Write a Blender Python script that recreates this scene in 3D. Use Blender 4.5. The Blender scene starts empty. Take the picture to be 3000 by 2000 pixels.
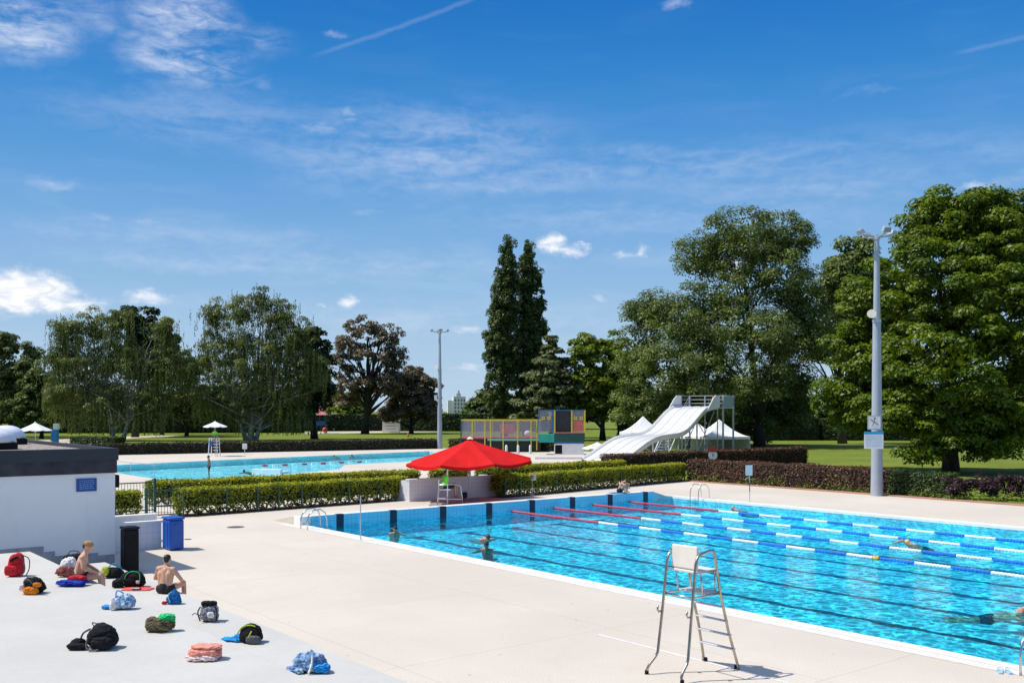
import bpy, bmesh, math, random
import numpy as np
from mathutils import Vector, Matrix
from mathutils.geometry import tessellate_polygon

sc = bpy.context.scene
col = sc.collection
R = math.radians
random.seed(7)
rng = np.random.default_rng(7)

# ------------------------------------------------------------------ camera
# world axes: +x runs across the big pool, +y along its length; deck is z = 0
CAM_H, YAW, FPX = 4.5, R(38.4), 2287.0
SN, CS = math.sin(YAW), math.cos(YAW)
cam_d = bpy.data.cameras.new('camera')
cam = bpy.data.objects.new('camera', cam_d)
col.objects.link(cam)
cam.location = (0, 0, CAM_H)
cam.rotation_euler = (R(90), 0, -YAW)
cam_d.lens = 35.0
cam_d.sensor_width = 36.0
cam_d.shift_y = 158.0 / 2352.0
cam_d.clip_start = 0.1
cam_d.clip_end = 6000
sc.camera = cam

sc.view_settings.view_transform = 'Standard'
sc.view_settings.look = 'None'
sc.view_settings.exposure = 0.14
sc.view_settings.gamma = 1.0
sc.cycles.max_bounces = 8
sc.cycles.transparent_max_bounces = 16
sc.cycles.transmission_bounces = 6
sc.cycles.sample_clamp_indirect = 4.0

# ------------------------------------------------------------------ sun
SUN_EL = R(57)
SHX, SHD = 1.0, 0.02          # where shadows fall (right, away from the camera)
_l = math.hypot(SHX, SHD)
sdir = Vector((CS * SHX + SN * SHD, -SN * SHX + CS * SHD, 0)) / _l   # direction of shadows
sun_d = bpy.data.lights.new('sun', 'SUN')
sun_d.energy = 4.25
sun_d.angle = R(0.53)
sun_d.color = (1.0, 0.955, 0.88)
sun = bpy.data.objects.new('sun', sun_d)
col.objects.link(sun)
trav = Vector((sdir.x * math.cos(SUN_EL), sdir.y * math.cos(SUN_EL), -math.sin(SUN_EL)))
sun.rotation_euler = trav.to_track_quat('-Z', 'Y').to_euler()
sun.location = (-20, 0, 60)
sun_az = math.atan2(-sdir.x, -sdir.y)     # compass-like, from +y towards +x

# ------------------------------------------------------------------ world
world = bpy.data.worlds.new('World')
sc.world = world
world.use_nodes = True
wt = world.node_tree
wt.nodes.clear()


class NT:
    """small helper for writing node graphs"""
    def __init__(self, tree):
        self.t = tree

    def n(self, typ, **kw):
        nd = self.t.nodes.new(typ)
        for k, v in kw.items():
            setattr(nd, k, v)
        return nd

    def put(self, sock, v):
        if v is None:
            return
        if isinstance(v, bpy.types.NodeSocket):
            self.t.links.new(v, sock)
        else:
            if sock.type == 'RGBA' and len(v) == 3:
                v = (*v, 1)
            sock.default_value = v

    def m(self, op, a, b=None, c=None, clamp=False):
        nd = self.n('ShaderNodeMath', operation=op, use_clamp=clamp)
        for i, v in enumerate((a, b, c)):
            if v is not None:
                self.put(nd.inputs[i], v)
        return nd.outputs[0]

    def vm(self, op, a, b=None):
        nd = self.n('ShaderNodeVectorMath', operation=op)
        self.put(nd.inputs[0], a)
        if b is not None:
            self.put(nd.inputs[1], b)
        return nd.outputs['Value'] if op in ('LENGTH', 'DOT_PRODUCT', 'DISTANCE') else nd.outputs[0]

    def noise(self, vec, scale, detail=4, rough=0.55, dist=0.0, out='Fac'):
        nd = self.n('ShaderNodeTexNoise')
        if vec is not None:
            self.put(nd.inputs['Vector'], vec)
        nd.inputs['Scale'].default_value = scale
        nd.inputs['Detail'].default_value = detail
        nd.inputs['Roughness'].default_value = rough
        nd.inputs['Distortion'].default_value = dist
        return nd.outputs[out]

    def mr(self, v, a, b, c=0.0, d=1.0, smooth=True):
        nd = self.n('ShaderNodeMapRange', interpolation_type='SMOOTHSTEP' if smooth else 'LINEAR')
        self.put(nd.inputs[0], v)
        for i, x in enumerate((a, b, c, d)):
            self.put(nd.inputs[1 + i], x)
        return nd.outputs[0]

    def mix(self, fac, a, b, blend='MIX'):
        nd = self.n('ShaderNodeMix', data_type='RGBA', blend_type=blend)
        self.put(nd.inputs['Factor'], fac)
        self.put(nd.inputs[6], a)
        self.put(nd.inputs[7], b)
        return nd.outputs[2]

    def xyz(self, v):
        nd = self.n('ShaderNodeSeparateXYZ')
        self.put(nd.inputs[0], v)
        return nd.outputs

    def cxyz(self, x, y, z=0.0):
        nd = self.n('ShaderNodeCombineXYZ')
        for i, v in enumerate((x, y, z)):
            self.put(nd.inputs[i], v)
        return nd.outputs[0]


w = NT(wt)
tc = w.n('ShaderNodeTexCoord').outputs['Generated']
dirv = w.vm('NORMALIZE', tc)
dx, dy, dz = w.xyz(dirv)
# look higher into the clear sky than the true elevation: a deep polarised summer blue
lift = w.m('MULTIPLY_ADD', w.m('MAXIMUM', dz, 0.0), 1.75, 0.03)
skyvec = w.vm('NORMALIZE', w.cxyz(dx, dy, lift))
sky = w.n('ShaderNodeTexSky', sky_type='NISHITA')
sky.sun_disc = False
sky.sun_elevation = SUN_EL
sky.sun_rotation = sun_az
sky.altitude = 200
sky.air_density = 1.0
sky.dust_density = 0.35
sky.ozone_density = 3.0
w.put(sky.inputs[0], skyvec)
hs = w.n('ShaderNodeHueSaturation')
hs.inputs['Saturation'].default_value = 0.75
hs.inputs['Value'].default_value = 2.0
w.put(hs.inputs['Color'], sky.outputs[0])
az = w.m('ARCTAN2', dx, dy)
el = w.m('ARCSINE', dz)
ae = w.cxyz(az, el, 0.0)


def dir_of(px, py):
    a = math.atan((px - 1176) / FPX)
    return YAW + a, math.atan((942 - py) / FPX * math.cos(a))


wn = w.noise(w.vm('MULTIPLY', ae, (1, 1.6, 1)), 22.0, 5, 0.6, 0, 'Color')
warp = w.vm('MULTIPLY', w.vm('SUBTRACT', wn, (0.5, 0.5, 0.5)), (0.042, 0.024, 0.0))
wn2 = w.noise(ae, 95.0, 3, 0.6, 0, 'Color')
warp2 = w.vm('MULTIPLY', w.vm('SUBTRACT', wn2, (0.5, 0.5, 0.5)), (0.011, 0.009, 0.0))
aew = w.vm('ADD', w.vm('ADD', ae, warp), warp2)


def blobs(lst, vec):
    acc = None
    for (px, py, rx, ry, s) in lst:
        a, e = dir_of(px, py)
        v = w.vm('DIVIDE', w.vm('SUBTRACT', vec, (a, e, 0)), (rx / FPX, ry / FPX, 1))
        f = w.mr(w.vm('LENGTH', v), 1.25, 0.0, 0.0, s)
        acc = f if acc is None else w.m('MAXIMUM', acc, f)
    return acc


cum = blobs([(30, 668, 95, 60, 1.35), (90, 672, 80, 52, 1.3), (160, 700, 95, 28, 1.0), (60, 704, 150, 26, 1.0), (340, 684, 75, 22, .75), (300, 695, 40, 12, .5),
             (803, 693, 34, 24, .75), (738, 703, 14, 9, .5), (1262, 562, 46, 34, 1.0), (1300, 578, 60, 17, .7), (1343, 567, 16, 10, .6),
             (1435, 582, 75, 16, .55), (1474, 576, 26, 18, .65), (1376, 690, 30, 14, .5), (1085, 762, 62, 17, .6), (1078, 845, 50, 12, .55),
             (1700, 610, 40, 34, .9), (2235, 430, 55, 13, .6)], aew)
wis = blobs([(425, 45, 125, 70, 1.5), (425, 135, 150, 70, 1.35), (600, 92, 80, 38, .5), (25, 50, 140, 80, 1.5), (190, 30, 120, 50, .55), (250, 60, 60, 20, .5),
             (120, 424, 70, 20, .55), (228, 495, 28, 10, .45), (345, 515, 42, 11, .45), (808, 268, 24, 32, .75), (740, 292, 100, 16, .6),
             (1105, 332, 75, 16, .55), (762, 83, 28, 12, .55), (1552, 12, 42, 14, .7), (2330, 412, 60, 18, .5), (840, 490, 36, 11, .4),
             (960, 350, 420, 130, .62), (1500, 385, 900, 60, .42), (700, 605, 700, 36, .5), (600, 190, 40, 14, .35), (2290, 350, 110, 40, .28),
             (1850, 430, 500, 60, .36), (900, 740, 800, 60, .5), (1120, 420, 380, 34, .5), (480, 270, 420, 80, .34), (1500, 500, 700, 50, .34), (400, 540, 500, 40, .36), (1990, 215, 70, 10, .25)], aew)
fine = w.noise(w.vm('MULTIPLY', ae, (1, 2.6, 1)), 46.0, 7, 0.62, 0.6)
cdens = w.mr(w.m('ADD', cum, w.m('MULTIPLY', w.m('SUBTRACT', fine, 0.5), 1.0)), 0.0, 1.2)
cdens = w.m('MULTIPLY', cdens, w.mr(cum, 0.0, 0.2))
streak = w.noise(w.vm('MULTIPLY', w.vm('ADD', ae, w.vm('MULTIPLY', warp, (1.6, 0.5, 0))), (4.0, 20.0, 1)), 2.2, 4, 0.5, 0.5)
wdens = w.m('MULTIPLY', wis, w.mr(w.m('ADD', w.m('MULTIPLY', fine, .45), w.m('MULTIPLY', streak, .65)), 0.36, 0.78), clamp=True)
# contrails
con = None
for (x0, y0, x1, y1, s, wd) in ((690, 138, 1085, -2, .11, 8), (395, 246, 600, 178, .09, 9), (2180, 126, 2400, 74, .10, 8), (1490, 60, 1980, 40, .0, 4)):
    if s == 0:
        continue
    (a0, e0), (a1, e1) = dir_of(x0, y0), dir_of(x1, y1)
    L = math.hypot(a1 - a0, e1 - e0)
    ux, uy = (a1 - a0) / L, (e1 - e0) / L
    v = w.vm('SUBTRACT', w.vm('ADD', ae, w.vm('MULTIPLY', warp2, (.35, .35, 0))), (a0, e0, 0))
    along = w.m('DIVIDE', w.vm('DOT_PRODUCT', v, (ux, uy, 0)), L)
    across = w.m('ABSOLUTE', w.vm('DOT_PRODUCT', v, (-uy, ux, 0)))
    f = w.m('MULTIPLY', w.mr(across, wd / FPX, 0.0, 0, s), w.m('MULTIPLY', w.mr(along, 0.0, 0.25), w.mr(along, 1.15, 0.9)))
    con = f if con is None else w.m('MAXIMUM', con, f)
cirrus = w.m('MULTIPLY', w.mr(streak, 0.45, 0.8), w.mr(el, 0.36, 0.1, 0.02, 0.13))
dens = w.m('MAXIMUM', w.m('MAXIMUM', cdens, w.m('MULTIPLY', wdens, 0.82)), w.m('MAXIMUM', con, cirrus), clamp=True)
above = w.mr(dz, 0.0, 0.01)
dens = w.m('MULTIPLY', dens, above)
# cumulus shading: a little bluer where the cloud is thin, white where thick
ccol = w.mix(w.m('MULTIPLY', cdens, w.mr(fine, 0.34, 0.62, 0.25, 1.0)), (6.5, 7.2, 8.6), (9.7, 9.6, 9.6))
# clear summer air: pale blue near the horizon, deep blue higher up
rampn = w.n('ShaderNodeValToRGB')
rampn.color_ramp.interpolation = 'B_SPLINE'
els = rampn.color_ramp.elements
els[0].position, els[0].color = 0.0, (0.46, 0.59, 0.71, 1)
els[1].position, els[1].color = 1.0, (0.012, 0.13, 0.46, 1)
for ps, cc in ((0.12, (0.38, 0.55, 0.715, 1)), (0.28, (0.27, 0.465, 0.71, 1)), (0.45, (0.145, 0.355, 0.665, 1)), (0.62, (0.062, 0.265, 0.62, 1)), (0.8, (0.02, 0.19, 0.54, 1))):
    e_ = els.new(ps)
    e_.color = cc
w.put(rampn.inputs[0], w.m('DIVIDE', el, 0.44))
rsky = w.vm('MULTIPLY', rampn.outputs[0], (10, 10, 10))
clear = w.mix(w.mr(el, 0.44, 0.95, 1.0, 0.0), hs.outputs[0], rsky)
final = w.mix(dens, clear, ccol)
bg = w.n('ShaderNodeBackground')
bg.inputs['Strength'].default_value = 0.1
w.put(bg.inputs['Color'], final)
wo = w.n('ShaderNodeOutputWorld')
wt.links.new(bg.outputs[0], wo.inputs[0])


# ------------------------------------------------------------------ coordinates
def W(X, D, z=0.0):
    """point X metres right of and D metres ahead of the viewing place"""
    return Vector((CS * X + SN * D, -SN * X + CS * D, z))


def gnd(px, py, z=0.0):
    D = FPX * (CAM_H - z) / (py - 942.0)
    return W((px - 1176.0) / FPX * D, D, z)


def at(px, py, D):
    return W((px - 1176.0) / FPX * D, D, CAM_H - (py - 942.0) / FPX * D)


# ------------------------------------------------------------------ materials
MATS = {}


def mat(name, c, rough=0.6, var=0.12, scale=3.0, metallic=0.0, bump=0.0, bscale=40.0, spec=0.5, c2=None, detail=5, coat=0.0, sheen=0.0):
    if name in MATS:
        return MATS[name]
    m = bpy.data.materials.new(name)
    m.use_nodes = True
    t = NT(m.node_tree)
    b = m.node_tree.nodes['Principled BSDF']
    co = t.n('ShaderNodeTexCoord').outputs['Object']
    nz = t.noise(co, scale, detail, 0.6)
    lo = tuple(x * (1 - var) for x in c)
    hi = tuple(min(1, x * (1 + var)) for x in c) if c2 is None else c2
    t.put(b.inputs['Base Color'], t.mix(t.mr(nz, 0.3, 0.7), lo, hi))
    b.inputs['Roughness'].default_value = rough
    b.inputs['Metallic'].default_value = metallic
    b.inputs['Specular IOR Level'].default_value = spec
    if coat:
        b.inputs['Coat Weight'].default_value = coat
    if sheen:
        b.inputs['Sheen Weight'].default_value = sheen
    if bump:
        bp = t.n('ShaderNodeBump')
        bp.inputs['Strength'].default_value = bump
        bp.inputs['Distance'].default_value = 0.02
        t.put(bp.inputs['Height'], t.noise(co, bscale, 4, 0.6))
        t.put(b.inputs['Normal'], bp.outputs[0])
    MATS[name] = m
    return m


def leafmat(name, c1, c2, trans=0.3, big=0.5):
    """leaf colour differs from leaf to leaf and a little from branch to branch"""
    if name in MATS:
        return MATS[name]
    m = bpy.data.materials.new(name)
    m.use_nodes = True
    t = NT(m.node_tree)
    m.node_tree.nodes.clear()
    ri = t.n('ShaderNodeNewGeometry').outputs['Random Per Island']
    co = t.n('ShaderNodeTexCoord').outputs['Object']
    nz = t.mr(t.noise(co, big, 2, 0.5), 0.35, 0.65)
    f = t.m('ADD', t.m('MULTIPLY', ri, 0.6), t.m('MULTIPLY', nz, 0.4))
    c = t.mix(f, c1, c2)
    d = t.n('ShaderNodeBsdfDiffuse')
    t.put(d.inputs['Color'], c)
    tr = t.n('ShaderNodeBsdfTranslucent')
    t.put(tr.inputs['Color'], t.mix(1.0, c, (1.25, 1.25, 0.55), 'MULTIPLY'))
    g = t.n('ShaderNodeBsdfGlossy')
    g.inputs['Roughness'].default_value = 0.45
    g.inputs['Color'].default_value = (0.6, 0.65, 0.7, 1)
    m1 = t.n('ShaderNodeMixShader')
    m1.inputs[0].default_value = trans
    m2 = t.n('ShaderNodeMixShader')
    m2.inputs[0].default_value = 0.035
    L = m.node_tree.links.new
    L(d.outputs[0], m1.inputs[1])
    L(tr.outputs[0], m1.inputs[2])
    L(m1.outputs[0], m2.inputs[1])
    L(g.outputs[0], m2.inputs[2])
    o = t.n('ShaderNodeOutputMaterial')
    L(m2.outputs[0], o.inputs[0])
    MATS[name] = m
    return m


# ------------------------------------------------------------------ object helpers
def tag(o, label=None, cat=None, group=None, kind=None):
    if label:
        o['label'] = label
    if cat:
        o['category'] = cat
    if group:
        o['group'] = group
    if kind:
        o['kind'] = kind
    return o


def thing(name, label, cat, loc=(0, 0, 0), rz=0.0, group=None):
    o = bpy.data.objects.new(name, None)
    o.empty_display_size = 0.2
    col.objects.link(o)
    o.location = loc
    o.rotation_euler = (0, 0, rz)
    return tag(o, label, cat, group)


def link(name, me, m, parent=None):
    o = bpy.data.objects.new(name, me)
    col.objects.link(o)
    if m is not None:
        me.materials.append(m)
    if parent is not None:
        o.parent = parent
    return o


def kids(o):
    return [c for c in bpy.data.objects if c.parent == o]


def copy_tree(o, parent=None):
    c = o.copy()
    col.objects.link(c)
    if parent is not None:
        c.parent = parent
    for ch in kids(o):
        copy_tree(ch, c)
    return c


class MB:
    """collects shapes for one mesh"""
    def __init__(self):
        self.v, self.f = [], []

    def add(self, vs, fs):
        n = len(self.v)
        self.v += [tuple(p) for p in vs]
        self.f += [tuple(i + n for i in q) for q in fs]
        return self

    def box(self, c, s, rz=0.0, taper=1.0):
        cx, cy, cz = c
        hx, hy, hz = s[0] / 2, s[1] / 2, s[2] / 2
        vs = []
        for z, k in ((-hz, 1.0), (hz, taper)):
            for x, y in ((-hx, -hy), (hx, -hy), (hx, hy), (-hx, hy)):
                x, y = x * k, y * k
                vs.append((cx + x * math.cos(rz) - y * math.sin(rz), cy + x * math.sin(rz) + y * math.cos(rz), cz + z))
        return self.add(vs, [(3, 2, 1, 0), (4, 5, 6, 7), (0, 1, 5, 4), (1, 2, 6, 5), (2, 3, 7, 6), (3, 0, 4, 7)])

    def span(self, a, b):
        a, b = Vector(a), Vector(b)
        return self.box((a + b) / 2, (abs(b.x - a.x), abs(b.y - a.y), abs(b.z - a.z)))

    def bar(self, p0, p1, wd, ht, up=(0, 0, 1)):
        p0, p1 = Vector(p0), Vector(p1)
        d = (p1 - p0).normalized()
        u = Vector(up)
        s = d.cross(u)
        if s.length < 1e-4:
            s = d.cross(Vector((1, 0, 0)))
        s.normalize()
        u = s.cross(d).normalized()
        vs = []
        for p in (p0, p1):
            for a, b in ((-1, -1), (1, -1), (1, 1), (-1, 1)):
                vs.append(p + s * a * wd / 2 + u * b * ht / 2)
        return self.add(vs, [(0, 1, 2, 3), (7, 6, 5, 4), (0, 4, 5, 1), (1, 5, 6, 2), (2, 6, 7, 3), (3, 7, 4, 0)])

    def tube(self, pts, r, n=8, caps=True, closed=False):
        pts = [Vector(p) for p in pts]
        k = len(pts)
        rs = list(r) if hasattr(r, '__len__') else [r] * k
        base = len(self.v)
        prev = None
        for i, p in enumerate(pts):
            if closed:
                t = (pts[(i + 1) % k] - pts[i - 1])
            else:
                t = pts[min(i + 1, k - 1)] - pts[max(i - 1, 0)]
            t.normalize()
            if prev is None:
                a = Vector((0, 0, 1)) if abs(t.z) < 0.9 else Vector((1, 0, 0))
                u = t.cross(a).normalized()
            else:
                u = prev - t * prev.dot(t)
                if u.length < 1e-6:
                    u = t.orthogonal()
                u.normalize()
            prev = u
            v = t.cross(u)
            for j in range(n):
                an = 2 * math.pi * j / n
                self.v.append(tuple(p + (u * math.cos(an) + v * math.sin(an)) * rs[i]))
        segs = k if closed else k - 1
        for i in range(segs):
            for j in range(n):
                a = base + i * n + j
                b = base + i * n + (j + 1) % n
                i2 = (i + 1) % k
                c = base + i2 * n + (j + 1) % n
                d = base + i2 * n + j
                self.f.append((a, b, c, d))
        if caps and not closed:
            self.f.append(tuple(base + j for j in reversed(range(n))))
            self.f.append(tuple(base + (k - 1) * n + j for j in range(n)))
        return self

    def lathe(self, prof, c=(0, 0, 0), n=16, sx=1.0, sy=1.0, a0=0.0):
        base = len(self.v)
        k = len(prof)
        for (r, z) in prof:
            for j in range(n):
                an = a0 + 2 * math.pi * j / n
                self.v.append((c[0] + r * sx * math.cos(an), c[1] + r * sy * math.sin(an), c[2] + z))
        for i in range(k - 1):
            for j in range(n):
                self.f.append((base + i * n + j, base + i * n + (j + 1) % n, base + (i + 1) * n + (j + 1) % n, base + (i + 1) * n + j))
        self.f.append(tuple(base + j for j in reversed(range(n))))
        self.f.append(tuple(base + (k - 1) * n + j for j in range(n)))
        return self

    def prism(self, poly, z0, z1):
        n = len(poly)
        vs = [(p[0], p[1], z0) for p in poly] + [(p[0], p[1], z1) for p in poly]
        fs = [tuple(reversed(range(n))), tuple(range(n, 2 * n))]
        fs += [(i, (i + 1) % n, n + (i + 1) % n, n + i) for i in range(n)]
        return self.add(vs, fs)

    def quad(self, a, b, c, d):
        return self.add([a, b, c, d], [(0, 1, 2, 3)])

    def ell(self, c, r, nu=14, nv=9, mtx=None, lump=0.0, seed=0, flat=None):
        c = Vector(c)
        rr = r if hasattr(r, '__len__') else (r, r, r)
        rnd = random.Random(seed)
        ph = [rnd.uniform(0, 6.28) for _ in range(6)]
        vs, fs = [], []

        def pt(th, fi):
            d = Vector((math.sin(th) * math.cos(fi), math.sin(th) * math.sin(fi), math.cos(th)))
            k = 1.0
            if lump:
                k += lump * (math.sin(5 * d.x + ph[0]) * math.sin(4 * d.y + ph[1]) + 0.6 * math.sin(7 * d.z + ph[2] + 3 * d.x) + 0.5 * math.sin(9 * d.y + ph[3] - 4 * d.z))
            p = Vector((d.x * rr[0] * k, d.y * rr[1] * k, d.z * rr[2] * k))
            if flat is not None and p.z < flat:
                p.z = flat
            if mtx is not None:
                p = mtx @ p
            return p + c
        vs.append(pt(0, 0))
        for i in range(1, nv):
            for j in range(nu):
                vs.append(pt(math.pi * i / nv, 2 * math.pi * j / nu))
        vs.append(pt(math.pi, 0))
        for j in range(nu):
            fs.append((0, 1 + j, 1 + (j + 1) % nu))
        for i in range(nv - 2):
            for j in range(nu):
                a = 1 + i * nu + j
                b = 1 + i * nu + (j + 1) % nu
                fs.append((a, a + nu, b + nu, b))
        last = len(vs) - 1
        o = 1 + (nv - 2) * nu
        for j in range(nu):
            fs.append((o + j, last, o + (j + 1) % nu))
        return self.add(vs, fs)

    def cap(self, p0, p1, r0, r1, n=10):
        """tapered limb with round ends"""
        p0, p1 = Vector(p0), Vector(p1)
        d = p1 - p0
        L = d.length
        q = d.to_track_quat('Z', 'Y').to_matrix() if L > 1e-6 else Matrix.Identity(3)
        prof = []
        for k in range(4):
            a = -math.pi / 2 + k * math.pi / 8
            prof.append((r0 * math.cos(a) + 1e-4, r0 * math.sin(a)))
        prof.append((r0, 0))
        prof.append((r1, L))
        for k in range(1, 5):
            a = k * math.pi / 8
            prof.append((r1 * math.cos(a) + 1e-4, L + r1 * math.sin(a)))
        t = MB()
        t.lathe(prof, n=n)
        return self.add([q @ Vector(v) + p0 for v in t.v], t.f)

    def mesh(self, name, smooth=False):
        me = bpy.data.meshes.new(name)
        me.from_pydata(self.v, [], self.f)
        me.validate()
        bm = bmesh.new()
        bm.from_mesh(me)
        bmesh.ops.recalc_face_normals(bm, faces=bm.faces)
        bm.to_mesh(me)
        bm.free()
        if smooth:
            me.polygons.foreach_set('use_smooth', [True] * len(me.polygons))
        me.update()
        return me

    def build(self, name, m, parent=None, smooth=False, bevel=0.0, auto=False):
        me = self.mesh(name, smooth)
        o = link(name, me, m, parent)
        if auto:
            me.polygons.foreach_set('use_smooth', [True] * len(me.polygons))
            me.set_sharp_from_angle(angle=R(35))
        if bevel:
            bv = o.modifiers.new('bevel', 'BEVEL')
            bv.width = bevel
            bv.segments = 2
            bv.limit_method = 'ANGLE'
        return o


def sheet(name, outer, holes, z, m, kind='structure'):
    """one flat sheet with holes"""
    loops = [[Vector((p[0], p[1], 0)) for p in outer]] + [[Vector((p[0], p[1], 0)) for p in h] for h in holes]
    tri = tessellate_polygon(loops)
    vs = [v for l in loops for v in l]
    me = bpy.data.meshes.new(name)
    me.from_pydata([(v.x, v.y, z) for v in vs], [], [tuple(t) for t in tri])
    bm = bmesh.new()
    bm.from_mesh(me)
    bmesh.ops.recalc_face_normals(bm, faces=bm.faces)
    for f in bm.faces:
        if f.normal.z < 0:
            f.normal_flip()
    bm.to_mesh(me)
    bm.free()
    o = link(name, me, m)
    tag(o, kind=kind)
    return o


def rect(x0, y0, x1, y1):
    return [(x0, y0), (x1, y0), (x1, y1), (x0, y1)]
# ================================================================== ground, deck, pools
PX0, PX1, PY0, PY1 = 17.9, 38.9, -14.4, 35.6
WZ = -0.12
pool_hole = rect(PX0, PY0, PX1, PY1)
bp_px = [(150, 1073), (266, 1067.5), (486, 1057), (760, 1045), (985, 1035.5), (1012, 1040), (946, 1059), (872, 1062.5), (792, 1067), (780, 1077), (640, 1090), (520, 1110), (395, 1105), (266, 1085), (150, 1078)]
back_hole = [tuple(gnd(*p).xy) for p in bp_px]

# lawn
m = bpy.data.materials.new('lawn_grass')
m.use_nodes = True
t = NT(m.node_tree)
b = m.node_tree.nodes['Principled BSDF']
co = t.n('ShaderNodeTexCoord').outputs['Object']
n1 = t.mr(t.noise(co, 0.12, 4, 0.6), 0.3, 0.7)
n2 = t.mr(t.noise(co, 3.0, 5, 0.7), 0.3, 0.7)
c = t.mix(t.m('ADD', t.m('MULTIPLY', n1, 0.5), t.m('MULTIPLY', n2, 0.5)), (0.10, 0.14, 0.016), (0.215, 0.255, 0.040))
c = t.mix(t.mr(t.noise(co, 0.35, 5, 0.65), 0.62, 0.78, 0, 0.6), c, (0.26, 0.25, 0.08))
t.put(b.inputs['Base Color'], c)
b.inputs['Roughness'].default_value = 0.9
b.inputs['Specular IOR Level'].default_value = 0.1
bp = t.n('ShaderNodeBump')
bp.inputs['Strength'].default_value = 0.8
bp.inputs['Distance'].default_value = 0.06
t.put(bp.inputs['Height'], t.noise(co, 9.0, 4, 0.7))
t.put(b.inputs['Normal'], bp.outputs[0])
M_LAWN = m
sheet('lawn', rect(-3000, -3000, 3000, 3000), [pool_hole, back_hole], -0.02, M_LAWN)

# pale concrete deck, faintly stained, worn and jointed
m = bpy.data.materials.new('deck_concrete')
m.use_nodes = True
t = NT(m.node_tree)
b = m.node_tree.nodes['Principled BSDF']
co = t.n('ShaderNodeTexCoord').outputs['Object']
x, y, z = t.xyz(co)
big = t.mr(t.noise(co, 0.16, 5, 0.62), 0.35, 0.68)
mid = t.mr(t.noise(co, 1.1, 6, 0.68), 0.3, 0.72)
fine_ = t.noise(co, 26.0, 4, 0.75)
c = t.mix(big, (0.62, 0.545, 0.445), (0.715, 0.64, 0.535))
c = t.mix(t.m('MULTIPLY', mid, 0.5), c, (0.64, 0.57, 0.475))
c = t.mix(t.mr(fine_, 0.32, 0.7, 0.30, 0.0), c, (0.36, 0.31, 0.26))
# paver-sized tone changes and patched areas
pv = t.n('ShaderNodeTexVoronoi', feature='F1', distance='CHEBYCHEV')
pv.inputs['Scale'].default_value = 0.39
pv.inputs['Randomness'].default_value = 0.35
t.put(pv.inputs['Vector'], co)
c = t.mix(t.m('MULTIPLY', t.xyz(pv.outputs['Color'])[0], 0.10), c, (0.47, 0.40, 0.33))
crk = t.n('ShaderNodeTexVoronoi', feature='DISTANCE_TO_EDGE')
crk.inputs['Scale'].default_value = 0.11
t.put(crk.inputs['Vector'], t.vm('ADD', co, t.vm('MULTIPLY', t.noise(co, 0.8, 5, 0.7, 0, 'Color'), (1.6, 1.6, 0))))
c = t.mix(t.mr(crk.outputs['Distance'], 0.0, 0.003, 0.10, 0.0), c, (0.30, 0.25, 0.2))
# drip marks and footprints where bathers walk
st = t.noise(t.vm('MULTIPLY', co, (1.0, 0.45, 1.0)), 1.7, 6, 0.7, 1.2)
c = t.mix(t.m('MULTIPLY', t.mr(st, 0.62, 0.74, 0, 0.32), t.mr(t.noise(co, 0.22, 2, 0.5), 0.5, 0.7)), c, (0.42, 0.34, 0.26))
spk = t.n('ShaderNodeTexVoronoi')
spk.inputs['Scale'].default_value = 1.15
t.put(spk.inputs['Vector'], co)
c = t.mix(t.mr(spk.outputs['Distance'], 0.03, 0.05, 0.45, 0.0), c, (0.2, 0.17, 0.14))
jx = t.m('PINGPONG', t.m('ADD', x, 0.9), 2.55)
jy = t.m('PINGPONG', t.m('ADD', y, 0.4), 2.55)
jt = t.m('MINIMUM', jx, jy)
c = t.mix(t.mr(jt, 0.012, 0.024, 0.30, 0.0), c, (0.36, 0.31, 0.27))
t.put(b.inputs['Base Color'], c)
b.inputs['Roughness'].default_value = 0.85
b.inputs['Specular IOR Level'].default_value = 0.25
bp = t.n('ShaderNodeBump')
bp.inputs['Strength'].default_value = 0.35
bp.inputs['Distance'].default_value = 0.01
t.put(bp.inputs['Height'], t.noise(co, 60.0, 4, 0.7))
t.put(b.inputs['Normal'], bp.outputs[0])
M_DECK = m
deck_out = [(-60, -60), (47.9, -60), (47.9, 50.2), (68, 52.5), (76, 70), tuple(gnd(1345, 1036.5).xy), tuple(gnd(1000, 1028.5).xy), tuple(gnd(180, 1044).xy), (-60, 117)]
sheet('pool_deck', deck_out, [pool_hole, back_hole], 0.0, M_DECK)

M_WHITE = mat('white_paint', (0.8, 0.79, 0.77), 0.5, 0.05, 2.0)
M_COPE = mat('coping_tile', (0.80, 0.78, 0.75), 0.45, 0.06, 3.0, bump=0.15)


def tilemat(name, c1, c2, grout, size, gw=0.006, rough=0.25, axis='xyz'):
    m = bpy.data.materials.new(name)
    m.use_nodes = True
    t = NT(m.node_tree)
    b = m.node_tree.nodes['Principled BSDF']
    co = t.n('ShaderNodeTexCoord').outputs['Object']
    x, y, z = t.xyz(co)
    c = t.mix(t.mr(t.noise(co, 0.8, 5, 0.6), 0.3, 0.7), c1, c2)
    ds = []
    for a, v in zip('xyz', (x, y, z)):
        if a in axis:
            ds.append(t.m('PINGPONG', t.m('ADD', v, size * 0.37), size / 2))
    d = ds[0]
    for q in ds[1:]:
        d = t.m('MINIMUM', d, q)
    c = t.mix(t.mr(d, gw * 0.6, gw, 1.0, 0.0), c, grout)
    t.put(b.inputs['Base Color'], c)
    b.inputs['Roughness'].default_value = rough
    return m


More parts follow.
